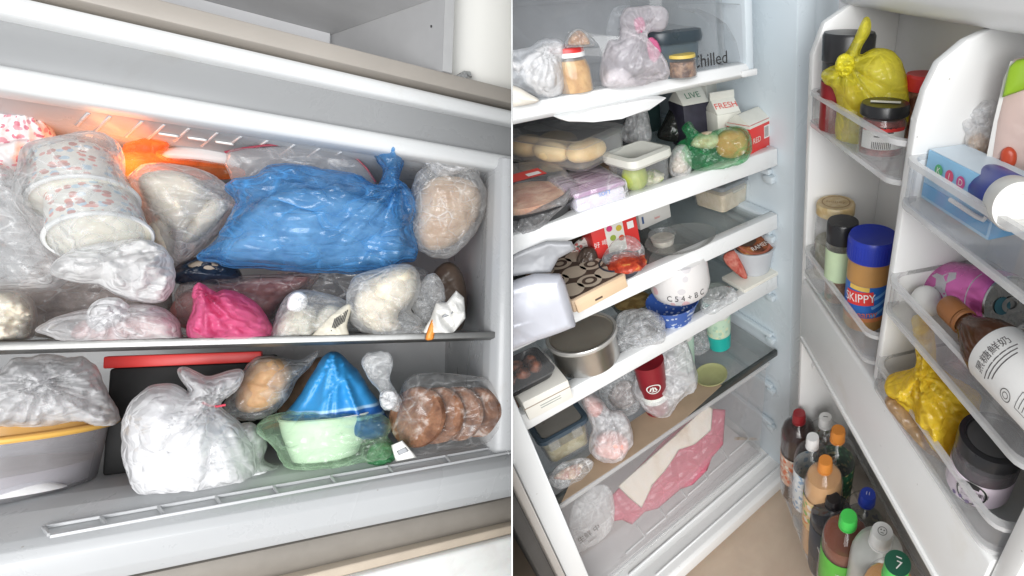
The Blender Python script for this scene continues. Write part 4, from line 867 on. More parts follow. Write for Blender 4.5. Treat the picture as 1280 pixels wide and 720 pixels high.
PUR = NT('purple_ridges'); _w = PUR.new('TexWave', {'Vector': PUR.tc.outputs['Object'], 'Scale': 55, 'Distortion': 2.5}, bands_direction='Y').outputs[1]
PUR = PUR.done(PUR.new('BsdfPrincipled', {'Base Color': PUR.ramp(_w, [(.2, (.42, .24, .40)), (.8, (.60, .42, .58))]), 'Roughness': .35, 'Normal': PUR.bump(_w, .4)}).outputs[0])
part('purple_top', box(0, w_, 0, d_ + .002, h * .752, h, .005), PUR, pp)
part('film', box(-.002, w_ + .002, -.002, d_ + .004, .001, h + .003, .006), C_FILM, pp)
part('print', front(text_bm('SOFT', .008), w_ * .55, -.0026, h * .72), solid('print_blue', (.12, .25, .62), .5), pp, smooth=False)
a, yaw, w_, d_ = quad(FR, (798, 247), (843, 226), (771, 232), zA + .0005); d_ = max(d_, .06)
gb = root('glass_box', 'small glass food box with a cream lid and green fruit on the top shelf', 'box', FR, a, yaw); h = FR.up(a, 40)
part('glass', T2(hollow(w_ / 2, d_ / 2, .012, h, .002, .93), w_ / 2, d_ / 2), CLEAR, gb)
part('lid', T2(loft([(w_ / 2 + .002, d_ / 2 + .002, .013, h - .008), (w_ / 2 + .005, d_ / 2 + .005, .015, h - .004), (w_ / 2 + .004, d_ / 2 + .004, .014, h + .006), (w_ / 2 - .004, d_ / 2 - .004, .010, h + .008), (w_ / 2 - .006, d_ / 2 - .006, .009, h + .0065)]), w_ / 2, d_ / 2), solid('lid_cream', (.66, .66, .60), .35, .03), gb)
part('fruit', lump_bm((w_ * .26, .024, h * .42), (.021, .019, .021), 3, .05), food('green_fruit', (.34, .42, .06), (.50, .55, .12), 20, .4, .6, .4, .1), gb)
part('cut_food', lump_bm((w_ * .62, .022, h * .22), (.022, .018, .012), 5, .3), food('leafy_cut', (.20, .26, .06), (.70, .66, .50), 70, .42, .58, .5, .4), gb)
p = FR.hit(851, 219, 2, zA + .001) + np.array([0, .02, 0])
rbag('bag_of_rolls', 'narrow clear bag of pale food right of the glass box', FR, [(836, 214), (838, 194), (846, 182), (858, 182), (864, 196), (864, 214), (854, 222), (842, 222)], 2, zA, .020, W_FILM, seed=109, wr=.15, contents=[('food', [(840, 214), (842, 196), (852, 186), (860, 200), (858, 216)], .015, food('beige_food', (.46, .38, .28), (.66, .58, .46), 40))])
rbag('clear_bag', 'crumpled clear bag standing behind the glass box under the drawer', FR, [(778, 176), (782, 150), (792, 134), (806, 132), (812, 150), (812, 178)], 2, zA, .022, W_FILM, anchor=(800, 206), back=.05, seed=110, wr=.25, knot=(796, 136), kf=.4)
rbag('rice_triangle', 'black wrapped triangle with a pointed top beside the green bag', FR, [(822, 172), (830, 150), (838, 134), (845, 120), (852, 134), (862, 152), (868, 172), (850, 178)], 2, zA, .02, solid('black_wrap', (.012, .013, .012), .22, .3, 30, .3), anchor=(846, 192), back=.05, wr=.06, seed=111)
p = FR.hit(838, 172, 2, zA) + np.array([-.02, .10, 0])
cb = root('dark_canister', 'dark teal tub standing at the back of the top shelf', 'tub', FR, p)
part('body', loft([(.045, .04, .012, 0), (.05, .045, .014, .10)]), solid('teal_dark', (.025, .05, .05), .4, .2), cb)
part('lid', shift(loft([(.053, .048, .015, .1002), (.053, .048, .015, .112), (.048, .044, .012, .115)]), 0, 0, 0), solid('teal_lid', (.03, .09, .085), .4, .2), cb)
def carton(label, u, v, back, wdt, dep, h, yaw, face, side, name='milk_carton', words='MILK', ink=None):
    p = FR.hit(u, v, 2, zA + .0005) + np.array([0, back, 0]); r = root(name, label, 'carton', FR, p, yaw); g = h + dep * .42
    part('body', box(-wdt / 2, wdt / 2, -dep / 2, dep / 2, 0, h, .0015), side, r)
    part('gable', prism([(-dep / 2 + .0006, h + .0002), (-.002, g), (.002, g), (dep / 2 - .0006, h + .0002)], 0, -wdt / 2 + .001, wdt / 2 - .001, .0008), face, r)
    part('fin', box(-wdt / 2, wdt / 2, -.0019, .0019, g - .0005, g + .013, .0006), face, r)
    sl = math.atan2(g - h, dep / 2)
    if words: part('print', xf(text_bm(words, .017), Matrix.Translation((0, -dep / 4 - .0012, h + (g - h) / 2 + .0012)) @ Matrix.Rotation(sl, 4, 'X')), ink, r, smooth=False)
    return r, p
CW = solid('carton_cream', (.74, .73, .66), .5, .05, 30); CGREEN = solid('carton_green', (.06, .22, .13), .5); CRED = solid('carton_red', (.68, .045, .04), .4, .06)
CBLK = solid('carton_black', (.03, .028, .045), .5, .3, 40)
carton('gable topped milk carton with green lettering and a dark lower panel', 893, 190, .065, .056, .056, .080, -.12, CW, CBLK, words='LIVE', ink=CGREEN)
carton('second gable topped carton turned sideways just behind the dark panelled one', 912, 178, .085, .056, .056, .098, .5, CW, CW, words='MILK', ink=CGREEN)
r_, p = carton('cream gable topped carton with red lettering beside the red box', 928, 190, .05, .050, .050, .066, -.2, CW, CW, words='FRESH', ink=CRED)
a, yaw, w_, d_ = quad(FR, (938, 196), (963, 183), (925, 190), zA + .0005, .05)
rb = root('red_carton', 'small bright red carton with a barcode at the right end of the top shelf', 'carton', FR, a, yaw); h = FR.up(a, 38)
part('body', box(0, w_, 0, .05, 0, h, .0015), CRED, rb); part('gable', prism([(.001, h + .0002), (.024, h + .016), (.028, h + .016), (.049, h + .0002)], 0, .001, w_ - .001), CW, rb)
part('white_band', box(-.0006, w_ + .0006, -.0006, .0506, h * .90, h * .99), CW, rb); part('barcode', shift(box(0, w_ * .26, -.0008, -.0002, 0, h * .42), w_ * .68, 0, h * .38), PAPER, rb)
part('barcode_lines', merge(*[shift(box(0, .0007, -.0012, -.0009, 0, h * .34), w_ * (.70 + .04 * i), 0, h * .42) for i in range(5)]), INK, rb, kind='stuff')
part('print', front(text_bm('RED', .014), w_ * .32, -.0008, h * .45), CW, rb, smooth=False)
r_, pl_ = rbag('green_bag', 'bright green bag with an orange potato and ginger at the front of the top shelf', FR, [(842, 196), (848, 178), (858, 172), (852, 160), (862, 152), (872, 164), (884, 166), (902, 160), (924, 158), (937, 166), (940, 184), (934, 200), (916, 208), (886, 214), (862, 210)], 2, zA, .034, film('vivid_green_film', (.05, .62, .22), .11, (.86, .985, .88), .6, .5, .5, 22, .18, trans=.4), wr=.16, wf=1.2, knot=(858, 178), kf=.4, seed=113, round_=.5,
     contents=[('potato', [(897, 192), (896, 172), (908, 162), (926, 163), (935, 176), (930, 192), (914, 198)], .020, food('orange_potato', (.58, .22, .08), (.74, .36, .17), 40, .35, .65, .6, .3), dict(off=.0, wr=.0, round_=.9)), ('ginger', [(864, 182), (872, 168), (890, 164), (900, 174), (890, 186)], .016, food('ginger_cream', (.60, .42, .28), (.76, .64, .50), 50, .4, .6), dict(lump=.2))])

# --- second shelf
a, yaw, w_, d_ = quad(FR, (905, 270), (939, 251), (866, 256), zB + .0005)
tb = root('food_tub', 'small clear tub of beige rice at the right of the second shelf', 'tub', FR, a, yaw); h = FR.up(a, 32); d_ = max(d_, .06)
part('body', T2(hollow(w_ / 2, d_ / 2, .010, h, .0015, .92), w_ / 2, d_ / 2), CLEAR, tb)
part('rice', T2(loft([(w_ * .43, d_ * .43, .01, .002), (w_ * .47, d_ * .47, .01, h * .72), (w_ * .4, d_ * .4, .01, h * .76)]), w_ / 2, d_ / 2), food('beige_rice', (.62, .52, .36), (.74, .64, .48), 60, .4, .6, .5, .3, None), tb)
part('lid', T2(loft([(w_ / 2 + .003, d_ / 2 + .003, .012, h - .004), (w_ / 2 + .003, d_ / 2 + .003, .012, h + .004), (w_ / 2 - .003, d_ / 2 - .003, .01, h + .006), (w_ / 2 - .006, d_ / 2 - .006, .01, h + .0045)]), w_ / 2, d_ / 2), film('frosted_lid', (.66, .70, .74), .3, None, .1, .3, .05, 8), tb)
part('lid_clip', box(w_ * .3, w_ * .7, -.006, -.001, h - .016, h + .003, .002), CLEAR, tb)
a, yaw, w_, d_ = quad(FR, (801, 288), (839, 271), (792, 280), zB + .0005, .04)
wb = root('white_box', 'plain white carton with tiny red print behind the red carton', 'box', FR, a, yaw); h = FR.up(a, 34)
part('body', box(0, w_, 0, .04, 0, h, .001), solid('carton_white', (.76, .74, .70), .5, .03), wb)
part('print', front(text_bm('beau', .007), w_ * .55, -.0006, h * .22), CRED, wb, smooth=False); part('mark', merge(shift(box(0, .004, -.0008, -.0002, 0, .014), .006, 0, h * .2), shift(box(0, .003, -.0008, -.0002, 0, .009), .0065, 0, h * .58)), solid('mark_blue', (.06, .12, .28), .5), wb)
a, yaw, w_, d_ = quad(FR, (748, 332), (802, 311), (738, 322), zB + .0005, .045)
rc = root('red_carton', 'red and white drink carton with fruit spots on the second shelf', 'carton', FR, a, yaw); h = FR.up(a, 50)
part('body', box(0, w_, 0, .045, 0, h, .001), CRED, rc); part('white_panel', box(w_ * .28, w_ * .68, -.0006, -.0002, h * .15, h * .98), CW, rc)
for i, (x, z, c_) in enumerate(((.38, .80, (.62, .05, .18)), (.58, .74, (.55, .42, .05)), (.42, .55, (.30, .40, .06)), (.60, .48, (.62, .10, .05)))):
    part('fruit_print', front(disc(.0055, 14), w_ * x, -.0010, h * z), solid('fruit_ink%d' % i, c_, .5), rc, smooth=False)
part('symbol', front(merge(rect(.012, .013), ), w_ * .84, -.0008, h * .72), PAPER, rc); part('label_word', front(text_bm('好 喝', .011), w_ * .15, -.0008, h * .5), PAPER, rc, smooth=False)
p = FR.hit(783, 345, 2, zB + .001) + np.array([0, .012, 0]); r = 25 * FR.mpp(p)
rw = root('film_bowl', 'black bowl of red sauced food under crumpled clear film on the second shelf', 'bowl', FR, p)
part('bowl', lathe([(0, 0), (r * .75, 0), (r * .8, .003), (r * .98, .022), (r * 1.04, .023), (r * .98, .025), (r * .75, .006), (0, .005)], 30), solid('bowl_slate', (.03, .034, .05), .35, .2), rw)
part('food', lump_bm((.004, 0, .024), (r * .9, r * .9, .012), 2, .2), food('red_sauce', (.22, .02, .012), (.55, .07, .03), 60, .38, .6, .25, .4, (.72, .38, .10)), rw)
pl_ = Plane(FR, 783, 345, 2, zB, .8)
part('film', inflate(pl_, [(758, 330), (768, 308), (784, 298), (798, 300), (810, 314), (806, 328), (784, 338)], .018, off=.01, wr=.3, seed=15), C_FILM, rw, ang=0)
for q in (rw.children[-1],): q.location = Vector(pl_.A) - Vector(p)
p = FR.hit(852, 303, 2, zB + .0008); r = 46 * FR.mpp(p)
single('glass_plate', lathe([(0, .002), (r * .7, .002), (r, .008), (r * 1.02, .0095), (r * .98, .0095), (r * .7, .0035), (0, .0035)], 44, 1, .8), clear('plate_glass', (.97, .97, .96), .12, .1, .3, (.6, .6, .58)), 'faint round glass plate lying on the second shelf', 'plate', FR, p)
a, yaw, w_, d_ = quad(FR, (718, 392), (785, 356), (686, 342), zB + .0005); h = .022
ob = root('snack_box', 'tan box printed with dark owl eyes lying on the second shelf', 'box', FR, a, yaw)
part('body', box(0, w_, 0, d_, 0, h, .003), solid('kraft_tan', (.58, .44, .31), .6, .05, 30), ob)
part('front_flap', prism([(-.006, .001), (-.0005, .001), (-.0005, h - .001), (-.004, h * .6)], 0, .004, w_ - .004, .0008), solid('flap_tan', (.70, .52, .34), .6, .06), ob)
EYE = solid('owl_dark', (.09, .06, .045), .6, .15); BEI = solid('owl_beige', (.55, .46, .36), .6, .05)
part('owl_ground', box(.003, w_ - .003, .003, d_ - .003, h + .0003, h + .0007), EYE, ob)
for i in range(3):
    for k in range(3):
        x, y, e = w_ * (.18 + .32 * i), d_ * (.19 + .31 * k), min(w_, d_) * .19
        part('owl_face', shift(disc(e, 22), x, y, h + .0010), BEI, ob, smooth=False)
        if (i + k) % 2: part('owl_eye', shift(disc(e * .62, 18, r0=e * .34), x, y, h + .0013), EYE, ob, smooth=False)
part('back_corner', box(0, w_ * .3, d_ * .8, d_, h + .0003, h + .007, .002), BEI, ob)
part('slot', shift(box(w_ * .35, w_ * .48, -.0075, -.006, .006, .0085), 0, .0015, 0), EYE, ob)
FOIL = solid('silver_foil', (.50, .51, .56), .36, .04, 8, .1, 30, .25)
r_, pl_ = rbag('foil_bag', 'large pale silver foil bag folded at the left end of the second shelf', FR, [(620, 356), (644, 350), (668, 342), (700, 342), (706, 352), (712, 372), (718, 398), (720, 406), (700, 414), (672, 424), (642, 438), (620, 442)], 2, zB, .016, FOIL, anchor=(690, 418), tilt=.3, wr=.16, wf=.25, seed=117, cut=1, res=60, round_=.3, sm=False)
part('folded_flap', inflate(pl_, [(622, 330), (648, 318), (684, 304), (716, 304), (722, 314), (700, 326), (690, 344), (660, 346), (622, 352)], .006, off=-.012, wr=.25, wf=.35, seed=118, sm=False, round_=.3), solid('flap_grey', (.27, .275, .29), .42, .06, 8, .1, 30, .1), r_, ang=0, cut=1)
rbag('sauce_sachet', 'small red and white sachet tucked behind the tan owl box', FR, [(712, 314), (722, 300), (738, 296), (742, 312), (738, 322), (720, 322)], 2, zB, .008, printed('sachet_print', (.74, .70, .66), [(.55, .05, .05), (.08, .10, .07)], 120, .35), anchor=(728, 340), back=.03, wr=.2, seed=119)
for i, (pts, nm) in enumerate((([(664, 344), (672, 320), (686, 314), (694, 324), (690, 346)], 'dark_pouch'), ([(720, 334), (728, 310), (744, 312), (746, 334)], 'dark_pouch'))):
    rbag(nm, ('dark brown pouch upright behind the silver foil bag', 'dark brown pouch between the owl box and the red carton')[i], FR, pts, 2, zB, .012, solid('pouch_dark', (.07, .05, .04), .35, .3, 30), anchor=(pts[0][0] + 12, 362), back=.05, wr=.15, seed=120 + i)
# --- third shelf, right end: board and noodle bowl
a, yaw, w_, d_ = quad(FR, (931, 367), (980, 340), (903, 350), zC + .003)
single('paper_box', merge(box(0, w_, 0, max(d_, .05), 0, .009, .0015)), CREAM, 'flat cream box lying under the noodle bowl at the right', 'box', FR, a, yaw)
p = FR.hit(949, 338, 2, zC + .0125) + np.array([-.002, .012, 0]); r = 25 * FR.mpp(p); h = FR.up(p, 28)
nb = root('noodle_bowl', 'pale grey instant noodle bowl with a brown printed lid peeled up', 'bowl', FR, p)
part('bowl', lathe([(0, 0), (r * .74, 0), (r * .76, .003), (r, h), (r * 1.06, h), (r * 1.06, h + .003), (r * .97, h + .003)], 36), solid('foam_grey', (.55, .57, .60), .45, .03), nb)
LIDN = food('noodle_print', (.09, .035, .025), (.42, .13, .05), 45, .42, .58, .35, .05, (.62, .34, .12))
part('lid', xf(lathe([(0, .0), (r * .8, .0), (r * 1.03, .001), (r * 1.03, .0025), (0, .002)], 36), Matrix.Translation((0, .004, h + .009)) @ Matrix.Rotation(.38, 4, 'X')), LIDN, nb)
TL = Matrix.Translation((0, .004, h + .0122)) @ Matrix.Rotation(.38, 4, 'X')
part('lid_picture', xf(disc(r * .45, 24, -r * .2, r * .1, sy=.7), TL), EYE, nb)
part('lid_band', xf(disc(r * .92, 28, r0=r * .80), TL), solid('lid_print_red', (.52, .16, .10), .4), nb)
part('lid_word', xf(text_bm('RAMEN', r * .34), TL @ Matrix.Translation((r * .1, -r * .45, .0004))), PAPER, nb, smooth=False)
part('side_flap', xf(box(-.001, .001, -.018, .018, 0, h * 1.1, .0004), Matrix.Translation((r * 1.0, .0, .004)) @ Matrix.Rotation(.35, 4, 'Y')), solid('flap_white', (.76, .76, .76), .5), nb)
rbag('sauce_packet', 'flat red brown packet standing left of the noodle bowl', FR, [(905, 318), (918, 313), (926, 326), (934, 344), (932, 350), (918, 340), (906, 328)], 2, zC + .0125, .006, food('packet_red', (.40, .06, .04), (.55, .20, .15), 60), anchor=(930, 349), wr=.15, seed=123)
# --- third shelf
p = FR.hit(852, 405, 2, zC + .001) + np.array([0, .02, 0]); r = 33 * FR.mpp(p)
bl = root('blue_bowl', 'blue and white patterned bowl under the white lettered tub', 'bowl', FR, p)
BLUP = printed('blue_lattice', (.05, .12, .40), [(.62, .68, .76), (.50, .58, .72)], 90, .26, .3)
hB = .046
part('bowl', lathe([(0, 0), (r * .62, 0), (r * .64, .004), (r * .95, hB), (r * .98, hB), (r * .9, hB - .004), (r * .6, .006), (0, .005)], 36), BLUP, bl)
q = p + np.array([.024, .004, hB + .001])
wt = root('white_tub', 'rounded white tub with handwritten letters in the middle of the third shelf', 'tub', FR, q); R_ = 37 * FR.mpp(q); hW = FR.up(q, 46)
WPR = printed('white_tub_print', (.74, .72, .71), [(.70, .42, .44), (.60, .58, .60)], 26, .22, .35)
part('body', lathe([(0, 0), (R_ * .72, .0), (R_ * .92, .010), (R_ * 1.0, .026), (R_ * .96, hW * .8), (R_ * .88, hW), (R_ * .7, hW * 1.01), (0, hW * 1.01)], 44), WPR, wt)
fa = facing(FR, q)
part('handwriting', wrap(text_bm('C 5 4 + B C', .0165, sx=.9), R_ * 1.003, fa + .15, .026), INK, wt, smooth=False)
p = FR.hit(803, 396, 2, zC + .001) + np.array([0, .03, 0]); r = 27 * FR.mpp(p)
yb = root('food_bowl', 'dark glass bowl of yellow brown food behind the crumpled clear bag', 'bowl', FR, p)
part('bowl', lathe([(0, 0), (r * .7, 0), (r * .75, .004), (r, .030), (r * .96, .030), (r * .7, .006), (0, .005)], 34), clear('bowl_glass', (.8, .82, .8), .2, .06, .5, (.2, .22, .2)), yb)
part('food', lathe([(0, .026), (r * .8, .024), (r * .7, .008), (0, .008)], 28), food('yellow_stew', (.22, .14, .05), (.44, .32, .14), 50, .4, .6, .3), yb)
rbag('clear_bag', 'crumpled clear bag between the steel pot and the blue bowl', FR, [(766, 420), (770, 398), (782, 388), (806, 386), (826, 394), (832, 410), (828, 428), (806, 432), (780, 440), (768, 434)], 2, zC, .026, S_FILM, wr=.3, wf=1.6, seed=125, contents=[('contents', [(776, 424), (786, 404), (812, 400), (822, 418), (796, 432)], .012, food('dark_seeds', (.05, .05, .05), (.35, .36, .38), 60))])
rbag('clear_bag', 'thin clear bag lying right of the blue bowl on the third shelf', FR, [(876, 388), (880, 366), (896, 358), (916, 360), (922, 374), (906, 384), (890, 394)], 2, zC, .012, C_FILM, wr=.25, seed=126)
p = FR.hit(738, 470, 2, zC + .001); r = 42 * FR.mpp(p); p = p + np.array([r * .6 * .6, r * .75, 0]); h = FR.up(p, 33)
st = root('steel_pot', 'round stainless steel pot with a dull grey lid on the third shelf', 'pot', FR, p)
part('pot', lathe([(0, 0), (r * .9, 0), (r * .95, .003), (r * .96, h - .006), (0, h - .008)], 48), STEEL, st)
part('rim', lathe([(r * .96, h - .007), (r * 1.02, h - .004), (r * 1.03, h), (r * 1.0, h + .003), (r * .93, h + .002)], 48), solid('pot_rim', (.62, .61, .58), .3, .05, metal=.6), st)
part('lid', lathe([(r * .93, h + .0015), (r * .88, h - .001), (0, h - .0005)], 44), food('lid_smoke', (.16, .145, .12), (.22, .20, .17), 8, .3, .7, .22, .02), st)
a, yaw, w_, d_ = quad(FR, (662, 526), (717, 497), (648, 508), zC + .0005); h = FR.up(a, 24)
pb = root('white_box', 'flat white paper box under the black sushi tray at the left', 'box', FR, a, yaw); d_ = .085
part('body', box(0, w_, 0, d_, 0, h, .0012), solid('box_ivory', (.76, .74, .68), .5, .03), pb, cut=1)
part('lid_seam', box(-.0006, w_ + .0006, -.0006, -.0001, h * .62, h * .66), solid('seam_brown', (.35, .28, .22), .6), pb, cut=1)
part('print_line', merge(*[box(w_ * .3, w_ * .75, -.0008, -.0002, h * (.44 - .12 * i), h * (.47 - .12 * i)) for i in range(2)]), solid('line_grey', (.35, .38, .36), .6), pb)
part('leaf_print', shift(disc(.008, 12, sy=.7), w_ * .72, d_ * .4, h + .0006), solid('leaf_green', (.25, .42, .30), .6), pb)
p = np.array(a) + np.array([.012, .052, h + .001])
ts = root('sushi_tray', 'black tray of dark food under a clear lid at the left of the third shelf', 'tray', FR, p)
part('tray', hollow(.052, .040, .012, .016, .0015, .9), BLACK, ts, cut=1)
part('food', merge(*[lump_bm((-.03 + .02 * i, -.01 + .02 * j, .016), (.010, .010, .010), i + j, .2, 2) for i in range(4) for j in range(2)]), food('dark_food', (.05, .018, .012), (.30, .10, .05), 60, .4, .62, .4), ts, cut=1, kind='stuff')
part('lid', loft([(.054, .042, .013, .015), (.050, .038, .012, .034), (.046, .034, .01, .036)], False, True), CLEAR, ts, cut=1)
# --- lowest shelf
def paper_cup(label, u, v, rpx, hpx, bands, dy=0.0):
    p = FR.hit(u, v, 2, zD_ + .001) + np.array([0, dy, 0]); r = rpx * FR.mpp(p); h = FR.up(p, hpx)
    c = root('paper_cup', label, 'cup', FR, p, 0, 'green paper cups')
    for nm, z0, z1, mt in bands:
        rr = lambda z: r * (.76 + .24 * z)
        part(nm, lathe([(rr(z0), h * z0 + .0002), (rr(z1), h * z1)] + ([(rr(z1) * 1.06, h * z1), (rr(z1) * 1.06, h * z1 + .004), (rr(z1) * .96, h * z1 + .003), (rr(.3) * .9, h * .3)] if z1 == 1 else []), 32), mt, c)
    part('inside', lathe([(0, h * .72), (r * .92, h * .74)], 28), food('cup_drink', (.28, .19, .12), (.36, .26, .17), 12), c)
    return c
TEAL = solid('cup_teal', (.015, .42, .36), .4, .05); MINT = printed('cup_mint', (.52, .68, .52), [(.66, .70, .46), (.36, .55, .42)], 70, .35); CUPW = solid('cup_white', (.72, .74, .70), .4, .03)
paper_cup('tall paper cup with teal bands and a pale printed middle at the right', 905, 435, 17.5, 66, (('lower_band', 0, .26, TEAL), ('printed_band', .262, .62, MINT), ('rim_band', .622, .66, CUPW), ('upper_band', .662, .93, TEAL), ('rim', .932, 1, CUPW)), .015)
paper_cup('short pale mint paper cup half behind the red drink cup', 862, 462, 15, 42, (('body', 0, .92, solid('mint_plain', (.52, .70, .58), .45, .05)), ('rim', .922, 1, CUPW)), .015)
p = FR.hit(889, 470, 2, zD_ + .0012)
single('loose_disc', lathe([(0, .001), (.028, .001), (.034, .004), (.036, .006), (.037, .006), (.037, .003), (.032, 0), (0, 0)], 40), film('yellow_lid', (.62, .62, .34), .62, (.9, .9, .6), .2, .2, .1, 12), 'round pale yellow plastic disc lying flat right of the red cup', 'plastic disc', FR, p)
p = FR.hit(826, 515, 2, zD_ + .001) + np.array([0, .012, 0]); r = 18 * FR.mpp(p); h = FR.up(p, 62)
kc = root('drink_cup', 'dark red drink cup with a white round mark inside a clear bag', 'cup', FR, p)
part('cup', lathe([(0, 0), (r * .78, 0), (r * 1.0, h), (r * .9, h), (0, h * .9)], 36), solid('cup_red', (.22, .012, .02), .4, .1), kc)
fa = facing(FR, p)
part('white_band', wrap(rect(r * 2.6, h * .13, 10), r * .88, fa, h * .33), CUPW, kc)
part('mark', wrap(merge(disc(.0150, 28, sy=.8, r0=.0125), *[xf(rect(.0028, .010), Matrix.Translation((-.006 + .005 * i, .001 * (i % 2), 0)) @ Matrix.Rotation(-.4 + .4 * i, 4, 'Z')) for i in range(3)], shift(rect(.010, .002), 0, -.006)), r * .965, fa, h * .62), CUPW, kc, smooth=False)
rbag('clear_bag', 'open clear bag standing round the dark red drink cup', FR, [(790, 484), (796, 460), (800, 440), (816, 430), (836, 424), (846, 412), (856, 420), (864, 440), (872, 468), (868, 488), (850, 500), (836, 520), (812, 517), (796, 500)], 2, zD_, .034, W_FILM, anchor=(824, 519), back=.0, wr=.26, wf=1.5, seed=128)
rbag('clear_bag', 'crumpled clear bag left of the red drink cup on the lowest shelf', FR, [(746, 478), (758, 468), (776, 458), (794, 462), (802, 484), (800, 508), (784, 520), (760, 512), (750, 500)], 2, zD_, .028, S_FILM, wr=.3, wf=1.6, seed=129, contents=[('contents', [(760, 498), (772, 478), (790, 478), (794, 502), (776, 512)], .014, food('greyish_food', (.24, .20, .19), (.52, .46, .44), 50))])
RAW = food('pink_meat', (.62, .24, .20), (.78, .46, .40), 26, .38, .62, .4, .25, (.84, .66, .60))
rbag('bag_of_meat', 'clear tied bag of pink meat at the front of the lowest shelf', FR, [(738, 566), (737, 548), (740, 534), (730, 510), (726, 494), (738, 490), (752, 500), (762, 512), (778, 514), (788, 530), (792, 552), (786, 562), (776, 576), (756, 578)], 2, zD_, .03, W_FILM, wr=.2, wf=1.3, knot=(764, 520), kf=.6, seed=131,
     contents=[('meat', [(744, 566), (746, 546), (766, 538), (784, 548), (784, 564), (768, 574)], .022, RAW, dict(lump=.15)), ('meat', [(732, 508), (730, 496), (742, 496), (754, 508), (748, 520), (738, 520)], .016, RAW)])
a, yaw, w_, d_ = quad(FR, (690, 588), (744, 556), (664, 556), zD_ + .0005); h = FR.up(a, 34); d_ = .10
gx = root('glass_box', 'rectangular glass food box with a dark blue rimmed lid at the lower left', 'box', FR, a, yaw)
part('glass', T2(hollow(w_ / 2, d_ / 2, .012, h, .002, .92), w_ / 2, d_ / 2), CLEAR, gx, cut=1)
part('food', T2(loft([(w_ * .42, d_ * .42, .01, .006), (w_ * .45, d_ * .45, .012, h * .55)]), w_ / 2, d_ / 2), food('yellow_food', (.40, .33, .16), (.60, .54, .36), 40), gx, cut=1)
part('lid_rim', T2(loft([(w_ / 2 + .002, d_ / 2 + .002, .013, h - .006), (w_ / 2 + .005, d_ / 2 + .005, .015, h - .002), (w_ / 2 + .004, d_ / 2 + .004, .014, h + .006), (w_ / 2 - .002, d_ / 2 - .002, .011, h + .007), (w_ / 2 - .005, d_ / 2 - .005, .010, h + .004)]), w_ / 2, d_ / 2), solid('rim_navy', (.05, .075, .10), .35, .1), gx, cut=1)
part('lid_panel', T2(loft([(w_ / 2 - .0055, d_ / 2 - .0055, .010, h + .0042), (w_ / 2 - .0055, d_ / 2 - .0055, .010, h + .0052)]), w_ / 2, d_ / 2), solid('lid_taupe', (.20, .19, .17), .3, .1), gx, cut=1)
for i in range(2): part('clip', box(w_ * (.1 + .5 * i), w_ * (.32 + .5 * i), -.009, -.0055, h - .02, h + .003, .0015), CLEAR, gx)
P = [FR.hit(u, v, 2, zD_ + .0012) for u, v in ((702, 628), (724, 580), (770, 540), (830, 500), (884, 470), (902, 482), (858, 522), (790, 570))]
single('brown_mat', prism([(q[0] - P[0][0], q[1] - P[0][1]) for q in P], 2, 0, .0008), solid('mat_brown', (.34, .25, .17), .6, .08, 20), 'flat brown paper mat lying on the lowest glass shelf', 'mat', FR, P[0])
# --- crisper contents
r_, pl_ = rbag('pink_bag', 'flat translucent pink bag lying inside the clear crisper drawer', FR, [(762, 622), (764, 652), (778, 650), (790, 656), (806, 640), (822, 636), (850, 612), (866, 606), (884, 588), (890, 572), (904, 556), (907, 512), (880, 510), (830, 550)], 1, .118, .006, film('rose_film', (.95, .30, .42), .55, (1., .72, .78), .5, .2, .4, 22, .3, trans=.45), anchor=(790, 640), tilt=.5, wr=.55, seed=133, floor=.034, sm=False, round_=.4)
rbag('paper_sheet', 'cream paper sheet with brown stains against the crisper front', FR, [(772, 608), (806, 578), (842, 546), (884, 506), (891, 510), (889, 538), (868, 556), (849, 562), (832, 588), (816, 606), (802, 635), (788, 624)], 1, .100, .002, food('stained_paper', (.50, .36, .24), (.76, .68, .60), 9, .25, .45, .6, .1, (.78, .72, .66)), anchor=(800, 632), tilt=.5, wr=.6, seed=134, sm=False, round_=.3)
rbag('printed_bag', 'clear bag with black printed characters at the left of the crisper', FR, [(712, 664), (714, 636), (726, 620), (744, 606), (764, 612), (768, 650), (756, 672), (738, 684), (718, 690)], 1, .12, .012, W_FILM, anchor=(735, 686), tilt=.5, wr=.2, seed=135)
c_ = bpy.data.objects['printed_bag.001'] if 'printed_bag.001' in bpy.data.objects else None
if c_ is not None:
    pl_ = Plane(FR, 735, 686, 1, .12, .5, .004); mt = Matrix.Identity(4)
    q = pl_.o + pl_.n * .015 + pl_.to2([(735, 664)])[0][0] * pl_.r + pl_.to2([(735, 664)])[0][1] * pl_.u - pl_.A
    for i in range(3): mt[i][0], mt[i][1], mt[i][2], mt[i][3] = pl_.r[i], pl_.u[i], pl_.n[i], q[i]
    part('print', xf(merge(text_bm('生鮮 中', .016), shift(text_bm('FRESH', .007), 0, -.015)), mt @ Matrix.Rotation(.15, 4, 'Z')), INK, c_, smooth=False)

